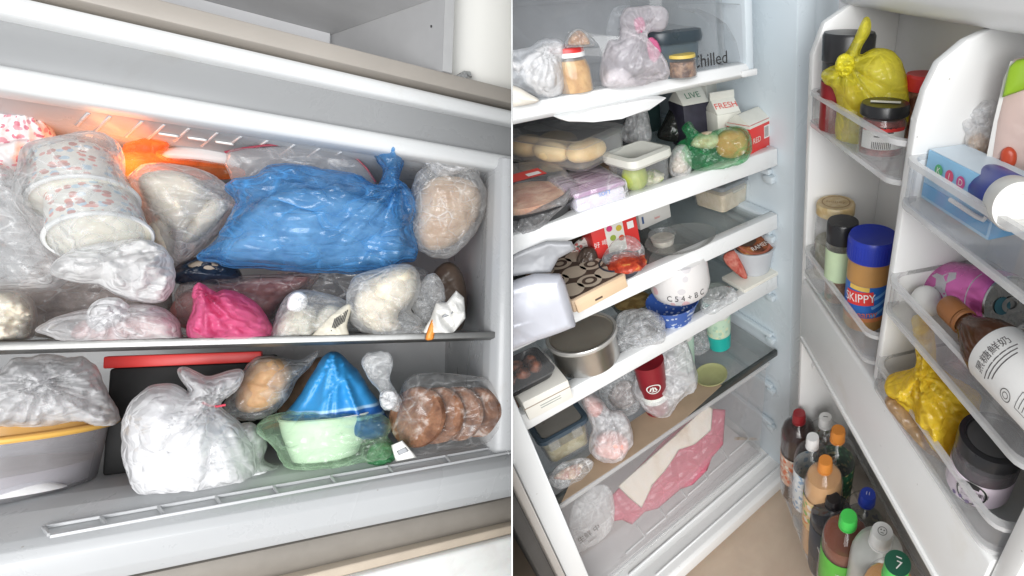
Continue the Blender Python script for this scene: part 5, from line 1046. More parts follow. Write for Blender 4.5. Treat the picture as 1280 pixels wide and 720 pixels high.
# --- deeper on the shelves
for nm, lb, z, x0, x1, yy, h_, cc in (('dark_filler_tin', 'dark brown roasting tin far back on the second shelf', zB, -.42, -.12, .30, .075, (.10, .065, .045)), ('storage_box', 'long dark grey box added to darken the back of the top shelf', zA, -.50, -.16, .31, .085, (.05, .052, .055)), ('pot', 'dark oval pot added to darken the back of the third shelf', zC, -.50, -.16, .30, .08, (.06, .055, .05)), ('storage_box', 'grey box added to darken the back of the chilled drawer', zq_, -.40, -.15, .30, .085, (.20, .205, .215))):  # added dark vessels, their colour stands in for shade at the back
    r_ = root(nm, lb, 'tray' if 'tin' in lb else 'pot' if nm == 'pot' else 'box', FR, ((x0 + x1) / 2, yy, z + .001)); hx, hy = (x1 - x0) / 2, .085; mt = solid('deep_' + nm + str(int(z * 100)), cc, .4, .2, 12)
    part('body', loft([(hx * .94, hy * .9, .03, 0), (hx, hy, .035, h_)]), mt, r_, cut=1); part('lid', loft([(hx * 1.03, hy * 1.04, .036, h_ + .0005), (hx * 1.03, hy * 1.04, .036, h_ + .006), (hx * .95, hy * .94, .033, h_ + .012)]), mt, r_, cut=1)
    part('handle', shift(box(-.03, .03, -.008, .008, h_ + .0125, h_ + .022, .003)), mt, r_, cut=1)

for i, (u, v, rp, hp, dy, cc) in enumerate(((798, 236, 13, 20, .09, (.50, .30, .16)), (872, 330, 16, 12, .10, (.62, .58, .50)), (720, 300, 16, 20, .10, (.55, .12, .08)))):
    zz = (zA, zB, zB)[i]; p = FR.hit(u, v, 2, zz + .001) + np.array([0, dy, 0]); r = rp * FR.mpp(p); h = FR.up(p, hp)
    c_ = root('sauce_cup', ('small clear cup of brown sauce tucked behind the green fruit box', 'shallow clear cup of cream sauce behind the round glass plate', 'small clear cup of red paste behind the tan owl box')[i], 'cup', FR, p)
    part('cup', lathe([(0, 0), (r * .8, 0), (r, h), (r * 1.06, h)], 28), CLEAR, c_); part('sauce', lathe([(0, .001), (r * .78, .001), (r * .93, h * .7), (0, h * .72)], 24), food('cup_sauce%d' % i, tuple(x * .7 for x in cc), cc, 40), c_)
    part('lid', lathe([(r * 1.04, h), (r * 1.08, h + .002), (r * 1.0, h + .004), (0, h + .003)], 28), CLEAR, c_)
p = FR.hit(884, 462, 2, zD_ + .001) + np.array([-.03, .09, 0])
rbag('clear_bag', 'crumpled clear bag at the back between the red drink cup and the teal banded cup', FR, [(858, 420), (872, 404), (884, 410), (888, 432), (876, 446), (862, 442)], 2, zD_, .02, S_FILM, anchor=(874, 458), back=.05, wr=.3, seed=171)
rbag('clear_bag', 'crumpled clear bag under the dark rimmed glass box at the far left', FR, [(686, 600), (700, 580), (730, 572), (742, 580), (726, 600), (700, 612)], 2, zD_, .014, S_FILM, wr=.3, seed=172, contents=[('food', [(692, 598), (708, 584), (728, 580), (720, 598)], .007, food('mixed_food', (.34, .14, .10), (.62, .50, .36), 70))])

# ------------------------------------------------------------ DOOR CONTENTS (frame DR: x towards us, y outwards from the hinge)
z1, z2, z3, z4, z5, z0 = 1.0225, .7605, 1.0095, .8715, .7425, .1235
def stand(u, v, z, n, rpx, hpx=None, top=None):
    """Foot of an upright thing whose base middle is n off the bins' front, from the pixel of its top middle (u, v) and its height in pixels."""
    p = DR.hit(u, v, 0, n); h = p[2] - z; p = np.array([n, p[1], z]); return p, rpx * DR.mpp(p + [0, 0, h]), h
def can(name, label, cat, p, segs, group=None, tilt=None, n=36, rz=0.):
    r = root(name, label, cat, DR, p, rz, group, tilt)
    for nm, prof, mt in segs: part(nm, lathe(prof, n), mt, r)
    return r
# --- hinge column, top bin
p, r, h = stand(1062, 40, z1, -.030, 33)
cn = can('canister', 'large dark red canister with a black lid at the back of the top bin', 'canister', p, (('body', [(0, 0), (r, 0), (r, h * .52), (0, h * .52)], solid('canister_red', (.24, .012, .018), .35, .1)), ('collar', [(r * .98, h * .522), (r * .98, h * .72), (0, h * .72)], BLACK), ('lid', [(r * .99, h * .722), (r * 1.02, h * .73), (r * 1.02, h * .97), (r * .96, h), (r * .2, h * 1.005), (0, h * 1.005)], BLACK)))
YEL = film('yellow_film', (.98, .90, .10), .66, (1., .98, .72), .6, .4, .5, 22, .25, trans=.5)
r_, pl_ = bag('yellow_bag', 'knotted translucent yellow bag bulging out of the top bin', DR, [(1026, 92), (1036, 84), (1052, 78), (1050, 70), (1060, 62), (1070, 42), (1080, 22), (1088, 24), (1088, 40), (1078, 58), (1076, 68), (1094, 60), (1116, 64), (1130, 84), (1136, 112), (1136, 150), (1110, 192), (1080, 200), (1060, 196), (1044, 170), (1046, 130), (1040, 110), (1030, 104)], 2, z1, .030, YEL, at=(-.058, .118, z1), tilt=.4, wr=.14, wf=1.2, knot=(1058, 78), kf=.8, seed=140, res=54,
     contents=[('food', [(1078, 90), (1092, 72), (1116, 72), (1130, 96), (1130, 140), (1100, 150), (1082, 130)], .018, food('pale_corn', (.70, .66, .40), (.80, .76, .52), 30))])
part('knot', inflate(pl_, [(1046, 84), (1050, 70), (1060, 66), (1070, 74), (1066, 90), (1054, 94)], .014, off=.022, wr=.3, res=22, seed=8), film('yellow_knot', (.92, .84, .05), .82, None, .3, .2, .5, 30), r_, ang=0)
p, r, h = stand(1107, 128, z1, -.030, 31)
sj = can('sauce_jar', 'squat glass jar of red sauce with black lid and white label', 'jar', p, (('contents', [(0, .002), (r * .90, .003), (r * .92, h * .62), (r * .8, h * .72), (0, h * .72)], food('chili_sauce', (.10, .012, .01), (.34, .035, .02), 50, .4, .62, .3)), ('glass', [(0, 0), (r * .95, 0), (r * .97, h * .64), (r * .82, h * .76), (r * .80, h * .80)], CLEAR), ('lid', [(r * .84, h * .78), (r * .96, h * .78), (r * 1.0, h * .80), (r * 1.0, h * .94), (r * .94, h), (r * .86, h), (0, h * .995)], BLACK)))
fa = facing(DR, p)
part('label', wrap(rect(r * 2.0, h * .36, 12), r * .985, fa + .1, h * .38), PAPER, sj)
part('label_top', wrap(rect(r * 1.9, h * .07, 12), r * .988, fa + .1, h * .585), CRED, sj)
part('lid_label', shift(rect(r * 1.2, r * .34), 0, 0, h + .0008), PAPER, sj).rotation_euler.z = fa + math.pi / 2
part('barcode', wrap(merge(*[rect(.0011, h * .14, 1, 1, -.012 + .0022 * i) for i in range(11)]), r * .990, fa + .05, h * .28), INK, sj, kind='stuff')
part('label_lines', wrap(merge(rect(.028, .0016, 4, 1, 0, .012), rect(.022, .0014, 4, 1, 0, .007), rect(.024, .0014, 4, 1, 0, .002)), r * .990, fa + .1, h * .42), INK, sj)
p, r, h = stand(1158, 92, z1, -.105, 26)
can('red_jar', 'jar of dark pickles with a red lid half hidden by the divider', 'jar', p, (('jar', [(0, 0), (r * .95, 0), (r * .95, h * .76), (0, h * .76)], food('dark_pickle', (.10, .03, .02), (.34, .18, .12), 50)), ('lid', [(r * .9, h * .765), (r, h * .77), (r, h * .96), (r * .9, h), (0, h)], RED)))
# --- hinge column, lower bin
p, r, h = stand(1045, 253, z2, -.040, 25)
GOLD = food('gold_lid', (.50, .36, .17), (.62, .50, .30), 60, .4, .6, .35, .1)
gj = can('glass_jar', 'clear glass jar with a gold lid at the back of the lower hinge bin', 'jar', p, (('contents', [(0, .002), (r * .92, .003), (r * .92, h * .5), (0, h * .5)], food('jar_herbs', (.30, .30, .22), (.52, .52, .44), 40)), ('glass', [(0, 0), (r * .97, 0), (r, .006), (r, h * .72), (r * .9, h * .86)], CLEAR_S), ('lid', [(r * .9, h * .86), (r * .98, h * .87), (r * .98, h * .98), (r * .92, h), (0, h * .995)], GOLD)))
part('lid_ring', shift(disc(r * .72, 30, r0=r * .66), 0, 0, h + .001), solid('ring_brown', (.30, .18, .08), .5), gj)
part('lid_print', shift(text_bm('honey', r * .4), 0, 0, h + .0012), solid('ring_brown', (.3, .18, .08)), gj, smooth=False).rotation_euler.z = facing(DR, p) + math.pi / 2
p, r, h = stand(1054, 276, z2, -.020, 20)
bj = can('spice_jar', 'slim jar with a black cap and pale green label before the gold lidded jar', 'jar', p, (('contents', [(0, .002), (r * .9, .003), (r * .9, h * .34), (0, h * .34)], food('brown_spice', (.22, .12, .07), (.40, .26, .17), 60)), ('glass', [(0, 0), (r * .96, 0), (r * .98, .005), (r * .98, h * .70), (r * .9, h * .76)], CLEAR_S), ('cap', [(r * .96, h * .765), (r * 1.0, h * .77), (r * 1.0, h * .985), (r * .95, h), (0, h)], BLACK)), n=36)
fa = facing(DR, p)
part('label', wrap(rect(r * 3.2, h * .38, 14), r * .99, fa, h * .50), solid('label_green', (.50, .62, .40), .5, .06, 30), bj)
p, r, h = stand(1092, 293, z2, -.035, 31)
pj = root('peanut_butter_jar', 'peanut butter jar with a bright blue lid and blue red label', 'jar', DR, p)
PB = solid('peanut_butter', (.46, .24, .075), .35, .08, 14)
part('jar', lathe([(0, 0), (r * .88, 0), (r * .93, .005), (r * .93, h * .70), (r * .86, h * .78), (0, h * .78)], 44), PB, pj)
part('lid', lathe([(r * .90, h * .775), (r * 1.0, h * .78), (r * 1.0, h * .97), (r * .95, h), (r * .88, h * .995), (0, h * .992)], 44), solid('lid_blue', (.015, .035, .36), .35, .05), pj)
part('lid_grip', merge(*[xf(box(-.0006, .0006, r * .998, r * 1.012, h * .80, h * .95), Matrix.Rotation(2 * math.pi * i / 48, 4, 'Z')) for i in range(48)]), solid('lid_blue', (0, 0, 0)), pj, kind='stuff')
fa = facing(DR, p); rl = r * .935
LB = solid('label_blue', (.02, .13, .46), .4, .06); LLB = solid('label_sky', (.16, .38, .72), .4, .05)
part('label', wrap(rect(r * 4.2, h * .40, 24), rl, fa + .1, h * .34), LB, pj)
for i in range(3): part('label_swirl', wrap(xf(rect(r * 1.2, h * .035, 10), Matrix.Translation((r * .5, (-.08 + .10 * i) * h, 0)) @ Matrix.Rotation(.45, 4, 'Z')), rl + .0003, fa + .35, h * .34), LLB, pj)
part('brand_plate', wrap(xf(rect(r * 1.25, h * .155, 10), Matrix.Rotation(.12, 4, 'Z')), rl + .0006, fa - .30, h * .40), CRED, pj)
part('brand_word', wrap(xf(text_bm('SKIPPY', h * .135, sx=.82), Matrix.Rotation(.12, 4, 'Z')), rl + .0010, fa - .30, h * .40), PAPER, pj, smooth=False)
part('kind_word', wrap(xf(text_bm('Creamy', h * .10), Matrix.Rotation(.12, 4, 'Z')), rl + .0008, fa - .10, h * .22), solid('word_orange', (.72, .16, .05), .5), pj, smooth=False)
part('label_foot', wrap(rect(r * 3.0, h * .05, 16), rl + .0003, fa, h * .155), solid('foot_orange', (.62, .22, .08), .5), pj)
part('label_head', wrap(rect(r * .9, h * .05, 8), rl + .0005, fa - .35, h * .515), solid('head_yellow', (.72, .48, .10), .5), pj)
# --- outer column, top bin: drink box, packet, onion bag, lying bottle
p = np.array([-.022, .276, z3]); hB_ = .052; L_ = .104; W_ = .044
kb = root('drink_box', 'pale blue drink box with round coloured letters lying in the outer bin', 'carton', DR, p, .05)
SKY = solid('box_sky', (.30, .58, .82), .4, .05); CYAN = solid('box_cyan', (.04, .34, .68), .4, .05)
part('body', box(-W_, 0, 0, L_, 0, hB_, .0012), SKY, kb)
part('top_panel', box(-W_ + .001, -.001, .001, L_ - .001, hB_ + .0002, hB_ + .0008), solid('box_top', (.66, .76, .84), .4, .04), kb)
part('end_panel', box(-W_ + .001, -.001, L_ + .0002, L_ + .0010, .001, hB_ - .001), CYAN, kb)
for i, c_ in enumerate(((.10, .45, .20), (.70, .10, .20), (.62, .10, .30), (.05, .12, .50))):
    part('letter_dot', xf(disc(.0062, 18), Matrix.Translation((.0010, .022 + i * .017, hB_ * .72)) @ Matrix.Rotation(math.pi / 2, 4, 'Z') @ Matrix.Rotation(math.pi / 2, 4, 'X')), solid('dot_ink%d' % i, c_, .5), kb, smooth=False)
    part('letter', xf(text_bm('KIDS'[i], .009), Matrix.Translation((.0014, .022 + i * .017, hB_ * .72)) @ Matrix.Rotation(math.pi / 2, 4, 'Z') @ Matrix.Rotation(math.pi / 2, 4, 'X')), PAPER, kb, smooth=False)
part('eye_print', xf(merge(disc(.008, 18)), Matrix.Translation((-.018, L_ + .0016, hB_ * .62)) @ Matrix.Rotation(math.pi, 4, 'Z') @ Matrix.Rotation(math.pi / 2, 4, 'X')), solid('eye_yellow', (.70, .50, .15), .5), kb, smooth=False)
part('eye_pupil', xf(disc(.0045, 14), Matrix.Translation((-.018, L_ + .0020, hB_ * .62)) @ Matrix.Rotation(math.pi, 4, 'Z') @ Matrix.Rotation(math.pi / 2, 4, 'X')), INK, kb, smooth=False)
part('straw', tube([(.004, .050, hB_ * .36), (.004, .088, hB_ * .34), (.004, .098, hB_ * .36), (.003, .100, hB_ * .46)], .0022), DOOR_W, kb)
part('wave_print', shift(box(.0002, .0008, .002, L_ - .002, .004, hB_ * .34), 0, 0, 0), CYAN, kb)
pk = Plane(DR, 1262, 222, 0, -.085, .3)
r_ = root('snack_packet', 'upright pouch with lime green and pink print at the right edge', 'packet', DR, pk.A)
part('pouch', inflate(pk, [(1236, 200), (1246, 150), (1258, 100), (1268, 74), (1300, 66), (1310, 150), (1300, 215), (1262, 222)], .014, sm=False, wr=.05, seed=150), solid('pouch_pink', (.74, .56, .50), .4, .05), r_, ang=0)
part('green_print', inflate(pk, [(1254, 120), (1263, 82), (1272, 74), (1300, 68), (1300, 104)], .004, off=.014, sm=False, wr=.02, res=20), solid('print_lime', (.34, .56, .03), .4, .05), r_, ang=0)
part('tomato_print', inflate(pk, [(1252, 196), (1254, 184), (1264, 180), (1272, 188), (1270, 202), (1260, 206)], .004, off=.015, wr=.02, res=16), solid('tomato_ink', (.62, .08, .03), .35), r_, ang=0)
part('pale_edge', inflate(pk, [(1232, 204), (1243, 150), (1256, 96), (1264, 76), (1268, 76), (1258, 110), (1248, 150), (1240, 204)], .003, off=.008, sm=False, wr=.02, res=20), PAPER, r_, ang=0)
bag('bag_of_onion', 'crinkled clear bag with a brown onion behind the blue drink box', DR, [(1200, 150), (1214, 136), (1230, 124), (1246, 128), (1240, 150), (1244, 176), (1236, 196), (1210, 192), (1206, 172)], 0, -.085, .022, W_FILM, anchor=(1222, 216), back=0., tilt=.4, wr=.3, wf=1.4, seed=151, contents=[('onion', [(1208, 184), (1212, 170), (1226, 166), (1238, 178), (1236, 194), (1220, 198)], .018, food('onion_skin', (.44, .24, .10), (.60, .38, .18), 30))])
p, p2 = DR.hit(1240, 236, 0, -.045), DR.hit(1272, 258, 0, -.012); ax_ = Vector(p2) - Vector(p); Lm = ax_.length
lb_ = root('milk_bottle', 'dark blue bottle lying with its round white end towards us at the right edge', 'bottle', DR, p, 0, None, aim(ax_))
r = 34 * DR.mpp(p2)
part('body', lathe([(0, -.03), (r * .55, -.03), (r * .98, -.012), (r, .0), (r, Lm * .7), (r * .97, Lm * .72)], 40), solid('cap_navy', (.012, .035, .30), .35, .05), lb_)
part('white_end', lathe([(r * .965, Lm * .705), (r * .99, Lm * .72), (r * .98, Lm * 1.0), (r * .93, Lm * 1.06), (r * .5, Lm * 1.07), (r * .45, Lm * 1.055), (0, Lm * 1.05)], 44), solid('bottle_cream', (.78, .77, .73), .4, .03), lb_)
# --- outer column, middle bin: pink can, egg, brown bottle
p = DR.hit(1160, 352, 0, -.088); r = 31 * DR.mpp(p)
PINKC = solid('can_pink', (.62, .13, .42), .25, .1, 20, metal=.55)
p2 = DR.hit(1262, 382, 0, -.075); ax_ = Vector(p2) - Vector(p)
pc = root('drink_can', 'pink metallic drink can with a silver emblem lying in the middle bin', 'can', DR, p, 0, None, aim(ax_))
Lc = ax_.length
part('body', lathe([(0, .003), (r * .8, 0), (r * .86, .002), (r, .012), (r, Lc - .012), (r * .9, Lc - .002)], 44), PINKC, pc)
part('end', lathe([(r * .9, Lc - .0018), (r * .93, Lc), (r * .9, Lc + .002), (r * .82, Lc - .003), (0, Lc - .003)], 40), METAL, pc)
part('tab', shift(disc(r * .34, 20, sy=.75, r0=r * .18), r * .1, 0, Lc - .001), METAL, pc); part('tab_sticker', shift(disc(r * .28, 16), -r * .2, 0, Lc - .0018), solid('tab_blue', (.04, .14, .18), .4), pc)
cl = pc.matrix_world.inverted() @ Vector(CAM); fa = math.atan2(cl.y, cl.x)
SILV = solid('silver_print', (.52, .50, .54), .35, .1, metal=.4)
def emb(b): return wrap(b, r * 1.006, fa, Lc * .5)
part('emblem', emb(poly([(-.020, .018), (-.012, .026), (-.004, .014), (.004, .016), (.010, .022), (.013, .014), (.008, .006), (.012, -.006), (.008, -.016), (.002, -.006), (-.006, -.010), (-.008, -.022), (-.013, -.016), (-.012, -.002), (-.018, .006)])), SILV, pc, smooth=False)
part('print_band', merge(wrap(rect(r * 1.6, .002, 10), r * 1.005, fa, Lc * .84), wrap(rect(r * 1.6, .002, 10), r * 1.005, fa, Lc * .16)), SILV, pc)
p = DR.hit(1159, 377, 0, -.038); r = 19 * DR.mpp(p)
single('egg', xf(lathe([(r * math.sin(t) * (1 - .10 * math.cos(t)) if 0 < t < math.pi else 0, r * 1.16 * -math.cos(t)) for t in [math.pi * i / 18 for i in range(19)]], 28), Matrix.Rotation(.9, 4, 'Y')), solid('egg_shell', (.78, .77, .74), .5, .02), 'white egg resting before the pink can in the middle bin', 'egg', DR, p)
p, p2 = DR.hit(1190, 388, 0, -.022), DR.hit(1300, 492, 0, -.016); ax_ = Vector(p2) - Vector(p); Lb = ax_.length
r = 46 * DR.mpp(p2)
bb_ = root('brown_bottle', 'brown tea bottle with an orange brown cap and white label lying down', 'bottle', DR, p, 0, None, aim(ax_))
BRN = solid('tea_brown', (.14, .055, .022), .2, .15)
part('bottle', lathe([(r * .36, .012), (r * .36, .024), (r * .50, .034), (r * .86, .056), (r * .96, .070), (r * .96, Lb + .06), (0, Lb + .06)], 44), film('amber_plastic', (.13, .05, .02), .8, (.6, .35, .2), .1, .2, .03, 8, .15), bb_)
part('cap', lathe([(0, -.010), (r * .40, -.010), (r * .45, -.006), (r * .45, .016), (r * .42, .0175), (0, .0175)], 36), solid('cap_amber', (.30, .115, .035), .4, .08), bb_)
part('cap_ring', lathe([(r * .42, .019), (r * .46, .0195), (r * .46, .023), (r * .40, .024)], 36), solid('cap_amber', (0, 0, 0)), bb_)
part('label', lathe([(r * .975, .074), (r * .985, .075), (r * .985, Lb + .03), (r * .97, Lb + .031)], 48), solid('label_white', (.78, .77, .75), .45, .02), bb_)
cl = bb_.matrix_world.inverted() @ Vector(CAM); fa = math.atan2(cl.y, cl.x)
def onl(b, x, y, k=1.0): return wrap(xf(b, Matrix.Translation((x, 0, 0)) @ Matrix.Rotation(math.pi, 4, 'Z') @ Matrix.Scale(k, 4)), r * .992, fa, y)
GREY_I = solid('ink_grey', (.10, .09, .09), .6)
part('label_title', onl(text_bm('黑糖鮮奶', .0105), .004, .090), GREY_I, bb_, smooth=False)
for i in range(3): part('label_text', onl(rect(.044 - .006 * i, .0012, 6), .004, .098 + .004 * i), GREY_I, bb_)
part('label_picture', onl(merge(poly([(-.006, 0), (0, .010), (.006, 0), (.002, .002), (.003, -.006), (-.002, -.006)]), rect(.0014, .012, 1, 1, 0, -.010)), -.016, .122), solid('picture_brown', (.34, .20, .14), .6), bb_, smooth=False)
part('label_seal', onl(merge(disc(.006, 20, r0=.0052), disc(.0032, 14, r0=.0025)), .022, .124), GREY_I, bb_, smooth=False)
part('label_table', onl(merge(rect(.016, .0006, 1, 1, 0, .012), rect(.016, .0006, 1, 1, 0, -.012), rect(.0006, .024, 1, 1, -.008), rect(.0006, .024, 1, 1, .008), *[rect(.012, .0007, 1, 1, 0, -.008 + .004 * i) for i in range(5)]), .016, .148), GREY_I, bb_)
# --- outer column, low bin: brown jar, yellow bag, jam jar
p, r, h = stand(1132, 412, z5, -.085, 24)
can('brown_jar', 'small brown jar with a wide brown lid behind the yellow bag', 'jar', p, (('jar', [(0, 0), (r * .85, 0), (r * .9, .006), (r * .9, h * .62), (r * .7, h * .74), (0, h * .74)], film('jar_amber', (.20, .09, .05), .75, None, .1, .3, .05, 10)), ('lid', [(r * .8, h * .745), (r, h * .75), (r * 1.02, h * .78), (r * 1.02, h * .95), (r * .96, h), (0, h)], solid('lid_brown', (.20, .105, .05), .4, .08))))
YB2 = film('golden_film', (1., .74, .06), .78, (1., .93, .62), .6, .3, .5, 24, .25, trans=.45)
r_, pl_ = bag('yellow_bag', 'crumpled golden yellow bag with brown food in the lowest outer bin', DR, [(1106, 476), (1118, 466), (1136, 462), (1146, 452), (1142, 420), (1140, 398), (1152, 392), (1164, 402), (1170, 430), (1172, 456), (1188, 470), (1210, 482), (1226, 496), (1220, 520), (1206, 540), (1204, 570), (1186, 576), (1166, 560), (1150, 530), (1128, 510), (1112, 492)], 2, z5, .036, YB2, anchor=(1186, 586), back=.03, tilt=.5, wr=.3, wf=1.5, knot=(1156, 462), kf=.7, seed=155, res=56,
     contents=[('food', [(1140, 498), (1160, 490), (1190, 500), (1206, 530), (1200, 566), (1180, 570), (1158, 540)], .026, food('caramel_food', (.36, .19, .05), (.52, .32, .10), 40), dict(lump=.2))])
bag('bag_of_snacks', 'thin clear bag of brown snacks peeking under the golden yellow bag', DR, [(1106, 500), (1120, 498), (1150, 528), (1172, 556), (1196, 566), (1204, 578), (1186, 580), (1158, 562), (1126, 528)], 2, z5, .014, film('tan_film', (.60, .42, .24), .4, None, .4, .4), anchor=(1186, 592), back=.02, wr=.25, seed=156)
p, r, h = stand(1242, 546, z5, -.032, 44)
jj = root('jam_jar', 'dark berry jam jar with a black lid and white round label', 'jar', DR, p)
part('jam', lathe([(0, .002), (r * .82, .003), (r * .90, .010), (r * .90, h * .70), (0, h * .72)], 40), food('berry_jam', (.012, .006, .010), (.05, .015, .03), 40, .4, .6, .3), jj)
part('glass', lathe([(0, 0), (r * .84, 0), (r * .93, .010), (r * .93, h * .70), (r * .84, h * .78)], 44), CLEAR, jj)
part('lid', lathe([(r * .86, h * .805), (r * .95, h * .81), (r * .95, h * .96), (r * .93, h), (r * .78, h), (r * .76, h * .985), (0, h * .985)], 44), BLACK, jj)
part('lid_disc', lathe([(0, h * .987), (r * .7, h * .987), (r * .7, h * .992), (0, h * .993)], 36), solid('lid_grey', (.06, .06, .062), .5, .1), jj)
fa = facing(DR, p); rl = r * .937
part('label', wrap(rect(r * 4.0, h * .40, 24), rl, fa, h * .32), solid('label_pale_pink', (.72, .62, .70), .45, .03), jj)
part('label_circle', wrap(disc(h * .20, 32), rl + .0004, fa - .05, h * .33), PAPER, jj, smooth=False)
part('circle_ring', wrap(disc(h * .195, 32, r0=h * .17), rl + .0007, fa - .05, h * .33), INK, jj, smooth=False)
part('name_plate', wrap(rect(h * .16, h * .07, 4, 1), rl + .0010, fa - .05, h * .47), INK, jj)
part('label_words', wrap(text_bm('カラ 藍莓果醬', h * .085, sx=.8), rl + .0011, fa - .05, h * .35), INK, jj, smooth=False)
part('small_words', wrap(text_bm('blueberry jam', h * .04), rl + .0011, fa - .05, h * .27), GREY_I, jj, smooth=False)
part('berry_print', wrap(merge(*[disc(h * .03, 12, -.016 + .0075 * i, .002 * (i % 2)) for i in range(5)]), rl + .0009, fa - .05, h * .165), solid('berry_violet', (.10, .05, .20), .5), jj, smooth=False)
part('lid_mark', shift(text_bm('6', r * .4), r * .2, 0, h * .994), INK, jj, smooth=False)
# --- bottom bin: nine drink bottles
BOTC = clear('bottle_plastic', (.985, .985, .985), .02, .05, .28, (.8, .8, .8))
def bottle(label, u, v, n, rpx, capm, liq, band=None, shape='round', bandz=(.30, .70), film_=None, word=None, wcol=None, capk=.37, level=.8, bandk=1.02):
    p, cr, h = stand(u, v, z0, n, rpx); R = cr / capk
    b = root('drink_bottle', label, 'bottle', DR, p, 0, 'drink bottles in the bottom door bin')
    prof = [(0, 0), (R * .86, 0), (R * .96, .006), (R, .016), (R, h * .74), (R * .985, h * .79), (R * .88, h * .845), (R * .62, h * .885), (R * .42, h * .905), (R * .38, h * .915)]
    part('bottle', lathe(prof, 30), film_ or BOTC, b)
    lv = []
    for (ra, za), (rb, zb) in zip(prof, prof[1:]):
        if zb <= h * level: lv.append((rb * .95, zb + .001))
    part('drink', lathe([(0, .001)] + lv + [(0, lv[-1][1])], 24), liq, b)
    part('cap', ridged(lathe([(cr * .96, h * .918), (cr, h * .92), (cr, h * .975), (cr * .95, h * .978), (cr * .88, h), (0, h)], 56), h * .915, h * .976), capm, b)
    part('neck_ring', lathe([(cr * .9, h * .902), (cr * 1.04, h * .905), (cr * 1.04, h * .914), (cr * .9, h * .916)], 28), capm, b)
    fa = facing(DR, p)
    if band is not None: part('label', lathe([(R * (bandk - .01), h * bandz[0]), (R * bandk, h * bandz[0] + .001), (R * bandk, h * bandz[1]), (R * (bandk - .01), h * bandz[1] + .001)], 32), band, b)
    if word: part('label_word', wrap(text_bm(word, h * .075), R * bandk + .0006, fa, h * (bandz[0] + bandz[1]) / 2 + h * .06), wcol or PAPER, b, smooth=False)
    return b, p, R, h, fa
def liq(nm, c): return solid(nm, c, .15, .04)
WCAP = solid('cap_white', (.76, .76, .75), .4, .03); OCAP = solid('cap_orange', (.74, .27, .05), .4, .05)
bottle('dark soy coloured bottle with a dark red cap nearest the hinge', 999, 516, .006, 8.5, solid('cap_dark_red', (.26, .015, .02), .35, .1), liq('soy', (.028, .008, .006)), printed('soy_label', (.62, .40, .30), [(.60, .12, .03), (.74, .70, .60)], 60, .35), bandz=(.25, .58), level=.9)
bottle('clear bottle with a white cap in front of the red capped bottle', 1016, 546, .008, 8.5, WCAP, liq('water', (.50, .52, .52)), printed('water_label', (.66, .70, .72), [(.20, .34, .52), (.80, .80, .80)], 70, .36, .4), level=.6)
b_ = bottle('bottle of pale brown drink with a white cap at the bin back', 1032, 521, -.045, 8.8, WCAP, liq('pale_tea', (.40, .30, .20)), printed('tea_label', (.74, .72, .66), [(.50, .22, .12), (.30, .36, .20)], 60, .3, .4), level=.7)
part('cap_mark', shift(rect(.010, .0016), 0, 0, b_[3] + .0006), INK, b_[0])
bottle('dark green bottle with an orange cap at the bin back', 1048, 537, -.040, 9.5, OCAP, liq('dark_tea', (.03, .035, .018)), printed('label_forest', (.012, .085, .04), [(.10, .30, .14), (.50, .46, .20)], 70, .3, .35), bandz=(.15, .70), level=.7, word='茶')
b_ = bottle('orange drink bottle with an orange cap and fruit label', 1032, 575, .004, 9.5, OCAP, liq('orange_drink', (.66, .38, .18)), printed('fruit_label', (.72, .50, .26), [(.72, .20, .04), (.20, .42, .10), (.75, .70, .62)], 50, .38), bandz=(.36, .68), level=.86)
bottle('dark bottle with a black cap in the middle of the bottom bin', 1042, 622, .002, 10, BLACK, liq('cola', (.018, .014, .016)), solid('label_navy', (.03, .04, .06), .4, .2), film_=film('grey_bottle', (.16, .17, .20), .25, None, .1, .4, .03, 8), word='zero', level=.75)
b_ = bottle('clear water bottle with a deep blue cap against the ledge', 1085, 617, -.050, 10.5, solid('cap_blue', (.02, .05, .38), .35, .05), liq('water', (.5, .5, .5)), printed('sport_label', (.45, .50, .56), [(.08, .16, .42), (.74, .76, .78)], 60, .4, .4, .8), bandz=(.26, .66), level=.55)
part('cap_mark', shift(text_bm('11', .010), 0, 0, b_[3] + .0006), PAPER, b_[0], smooth=False)
GCAP = solid('cap_green', (.07, .62, .10), .35, .05)
b_ = bottle('bright green labelled tea bottle with a green cap', 1061, 645, .004, 11.5, GCAP, liq('red_tea', (.22, .06, .03)), solid('label_leaf', (.12, .50, .06), .4, .1), bandz=(.30, .68), level=.84, word='茶')
part('white_label', lathe([(b_[2] * 1.022, b_[3] * .12), (b_[2] * 1.024, b_[3] * .30)], 30), PAPER, b_[0])
b_ = bottle('milky white bottle with a wide white cap beside the green tea', 1103, 664, -.020, 14.5, WCAP, liq('milk', (.86, .86, .82)), None, film_=film('milky_bottle', (.88, .89, .87), .5, None, .1, .3, .03, 8), capk=.41, level=.84)
part('cap_face', shift(merge(disc(.0075, 20, r0=.0066), disc(.0012, 8, -.0025, .002), disc(.0012, 8, .0025, .002), rect(.005, .001, 1, 1, 0, -.003)), 0, 0, b_[3] + .0006), INK, b_[0], smooth=False)
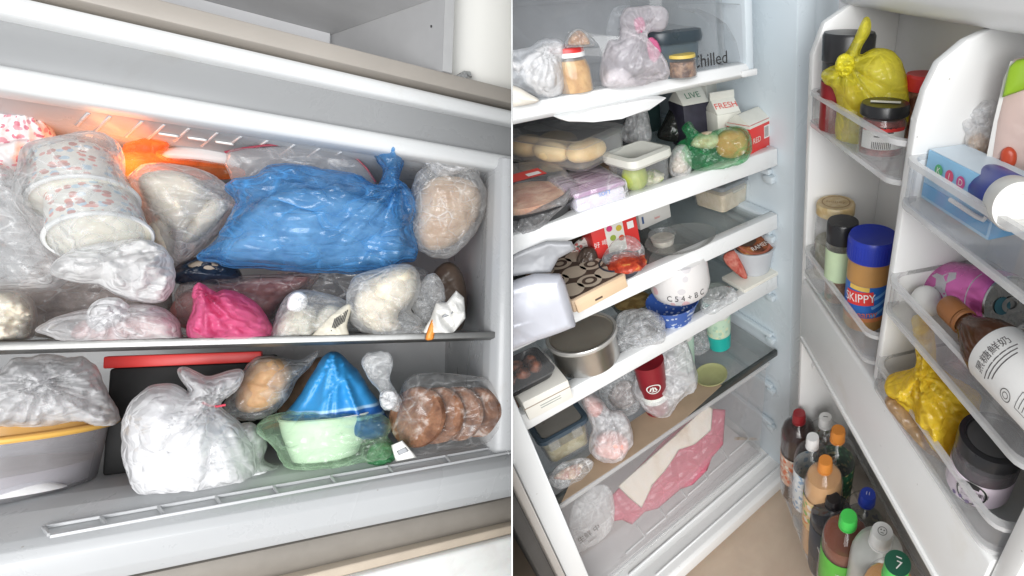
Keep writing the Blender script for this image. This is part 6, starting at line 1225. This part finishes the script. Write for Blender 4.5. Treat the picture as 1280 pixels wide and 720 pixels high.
part('milk_label', lathe([(b_[2] * 1.004, b_[3] * .10), (b_[2] * 1.006, b_[3] * .52)], 30), printed('milk_label_print', (.74, .73, .70), [(.60, .20, .16), (.46, .46, .50)], 50, .26, .4), b_[0])
part('label_word', wrap(text_bm('FIN', .022), b_[2] * 1.009, b_[4] - .5, b_[3] * .45), solid('word_red', (.55, .08, .06), .5), b_[0], smooth=False)
b_ = bottle('bottle with a dark green printed top and green cap at the bottom edge', 1122, 704, -.004, 16, solid('cap_lime', (.10, .58, .12), .35, .05), liq('amber_tea', (.50, .26, .10)), None, capk=.41, level=.84)
part('cap_disc', lathe([(0, b_[3] + .0004), (b_[2] * .42, b_[3] + .0004), (b_[2] * .42, b_[3] + .0012), (0, b_[3] + .0014)], 28), solid('disc_green', (.015, .10, .06), .4), b_[0])
q = merge(shift(text_bm('7', .018), .002, -.004), shift(rect(.008, .0018), 0, .008))
part('cap_word', shift(q, 0, 0, b_[3] + .0018), PAPER, b_[0], smooth=False).rotation_euler.z = b_[4] + math.pi / 2
for o in bpy.data.objects:                              # cap marks read from where one stands at the door
    if o.name.startswith(('cap_mark', 'cap_face', 'lid_mark')) and o.parent: o.rotation_euler.z = facing(DR, (DR.M.inverted() @ o.parent.matrix_world.translation)) + math.pi / 2

# ------------------------------------------------------------ trim what meets the panel between the two appliances
bpy.context.view_layer.update()
for o, side in CUT:
    if o.name not in bpy.data.objects: continue
    mw = o.matrix_world.copy(); b = bmesh.new(); b.from_mesh(o.data); b.transform(mw)
    g = b.verts[:] + b.edges[:] + b.faces[:]
    res = bmesh.ops.bisect_plane(b, geom=g, plane_co=Vector(CAM) + SEAM_N * (.0009 * side), plane_no=SEAM_N * -side, clear_outer=True, clear_inner=False)
    ed = [e for e in res['geom_cut'] if isinstance(e, bmesh.types.BMEdge) and len(e.link_faces) == 1]
    if ed:
        try: bmesh.ops.holes_fill(b, edges=ed, sides=0)
        except Exception: pass
    b.transform(mw.inverted())
    if len(b.faces) == 0: b.free(); bpy.data.objects.remove(o); continue
    b.to_mesh(o.data); b.free()
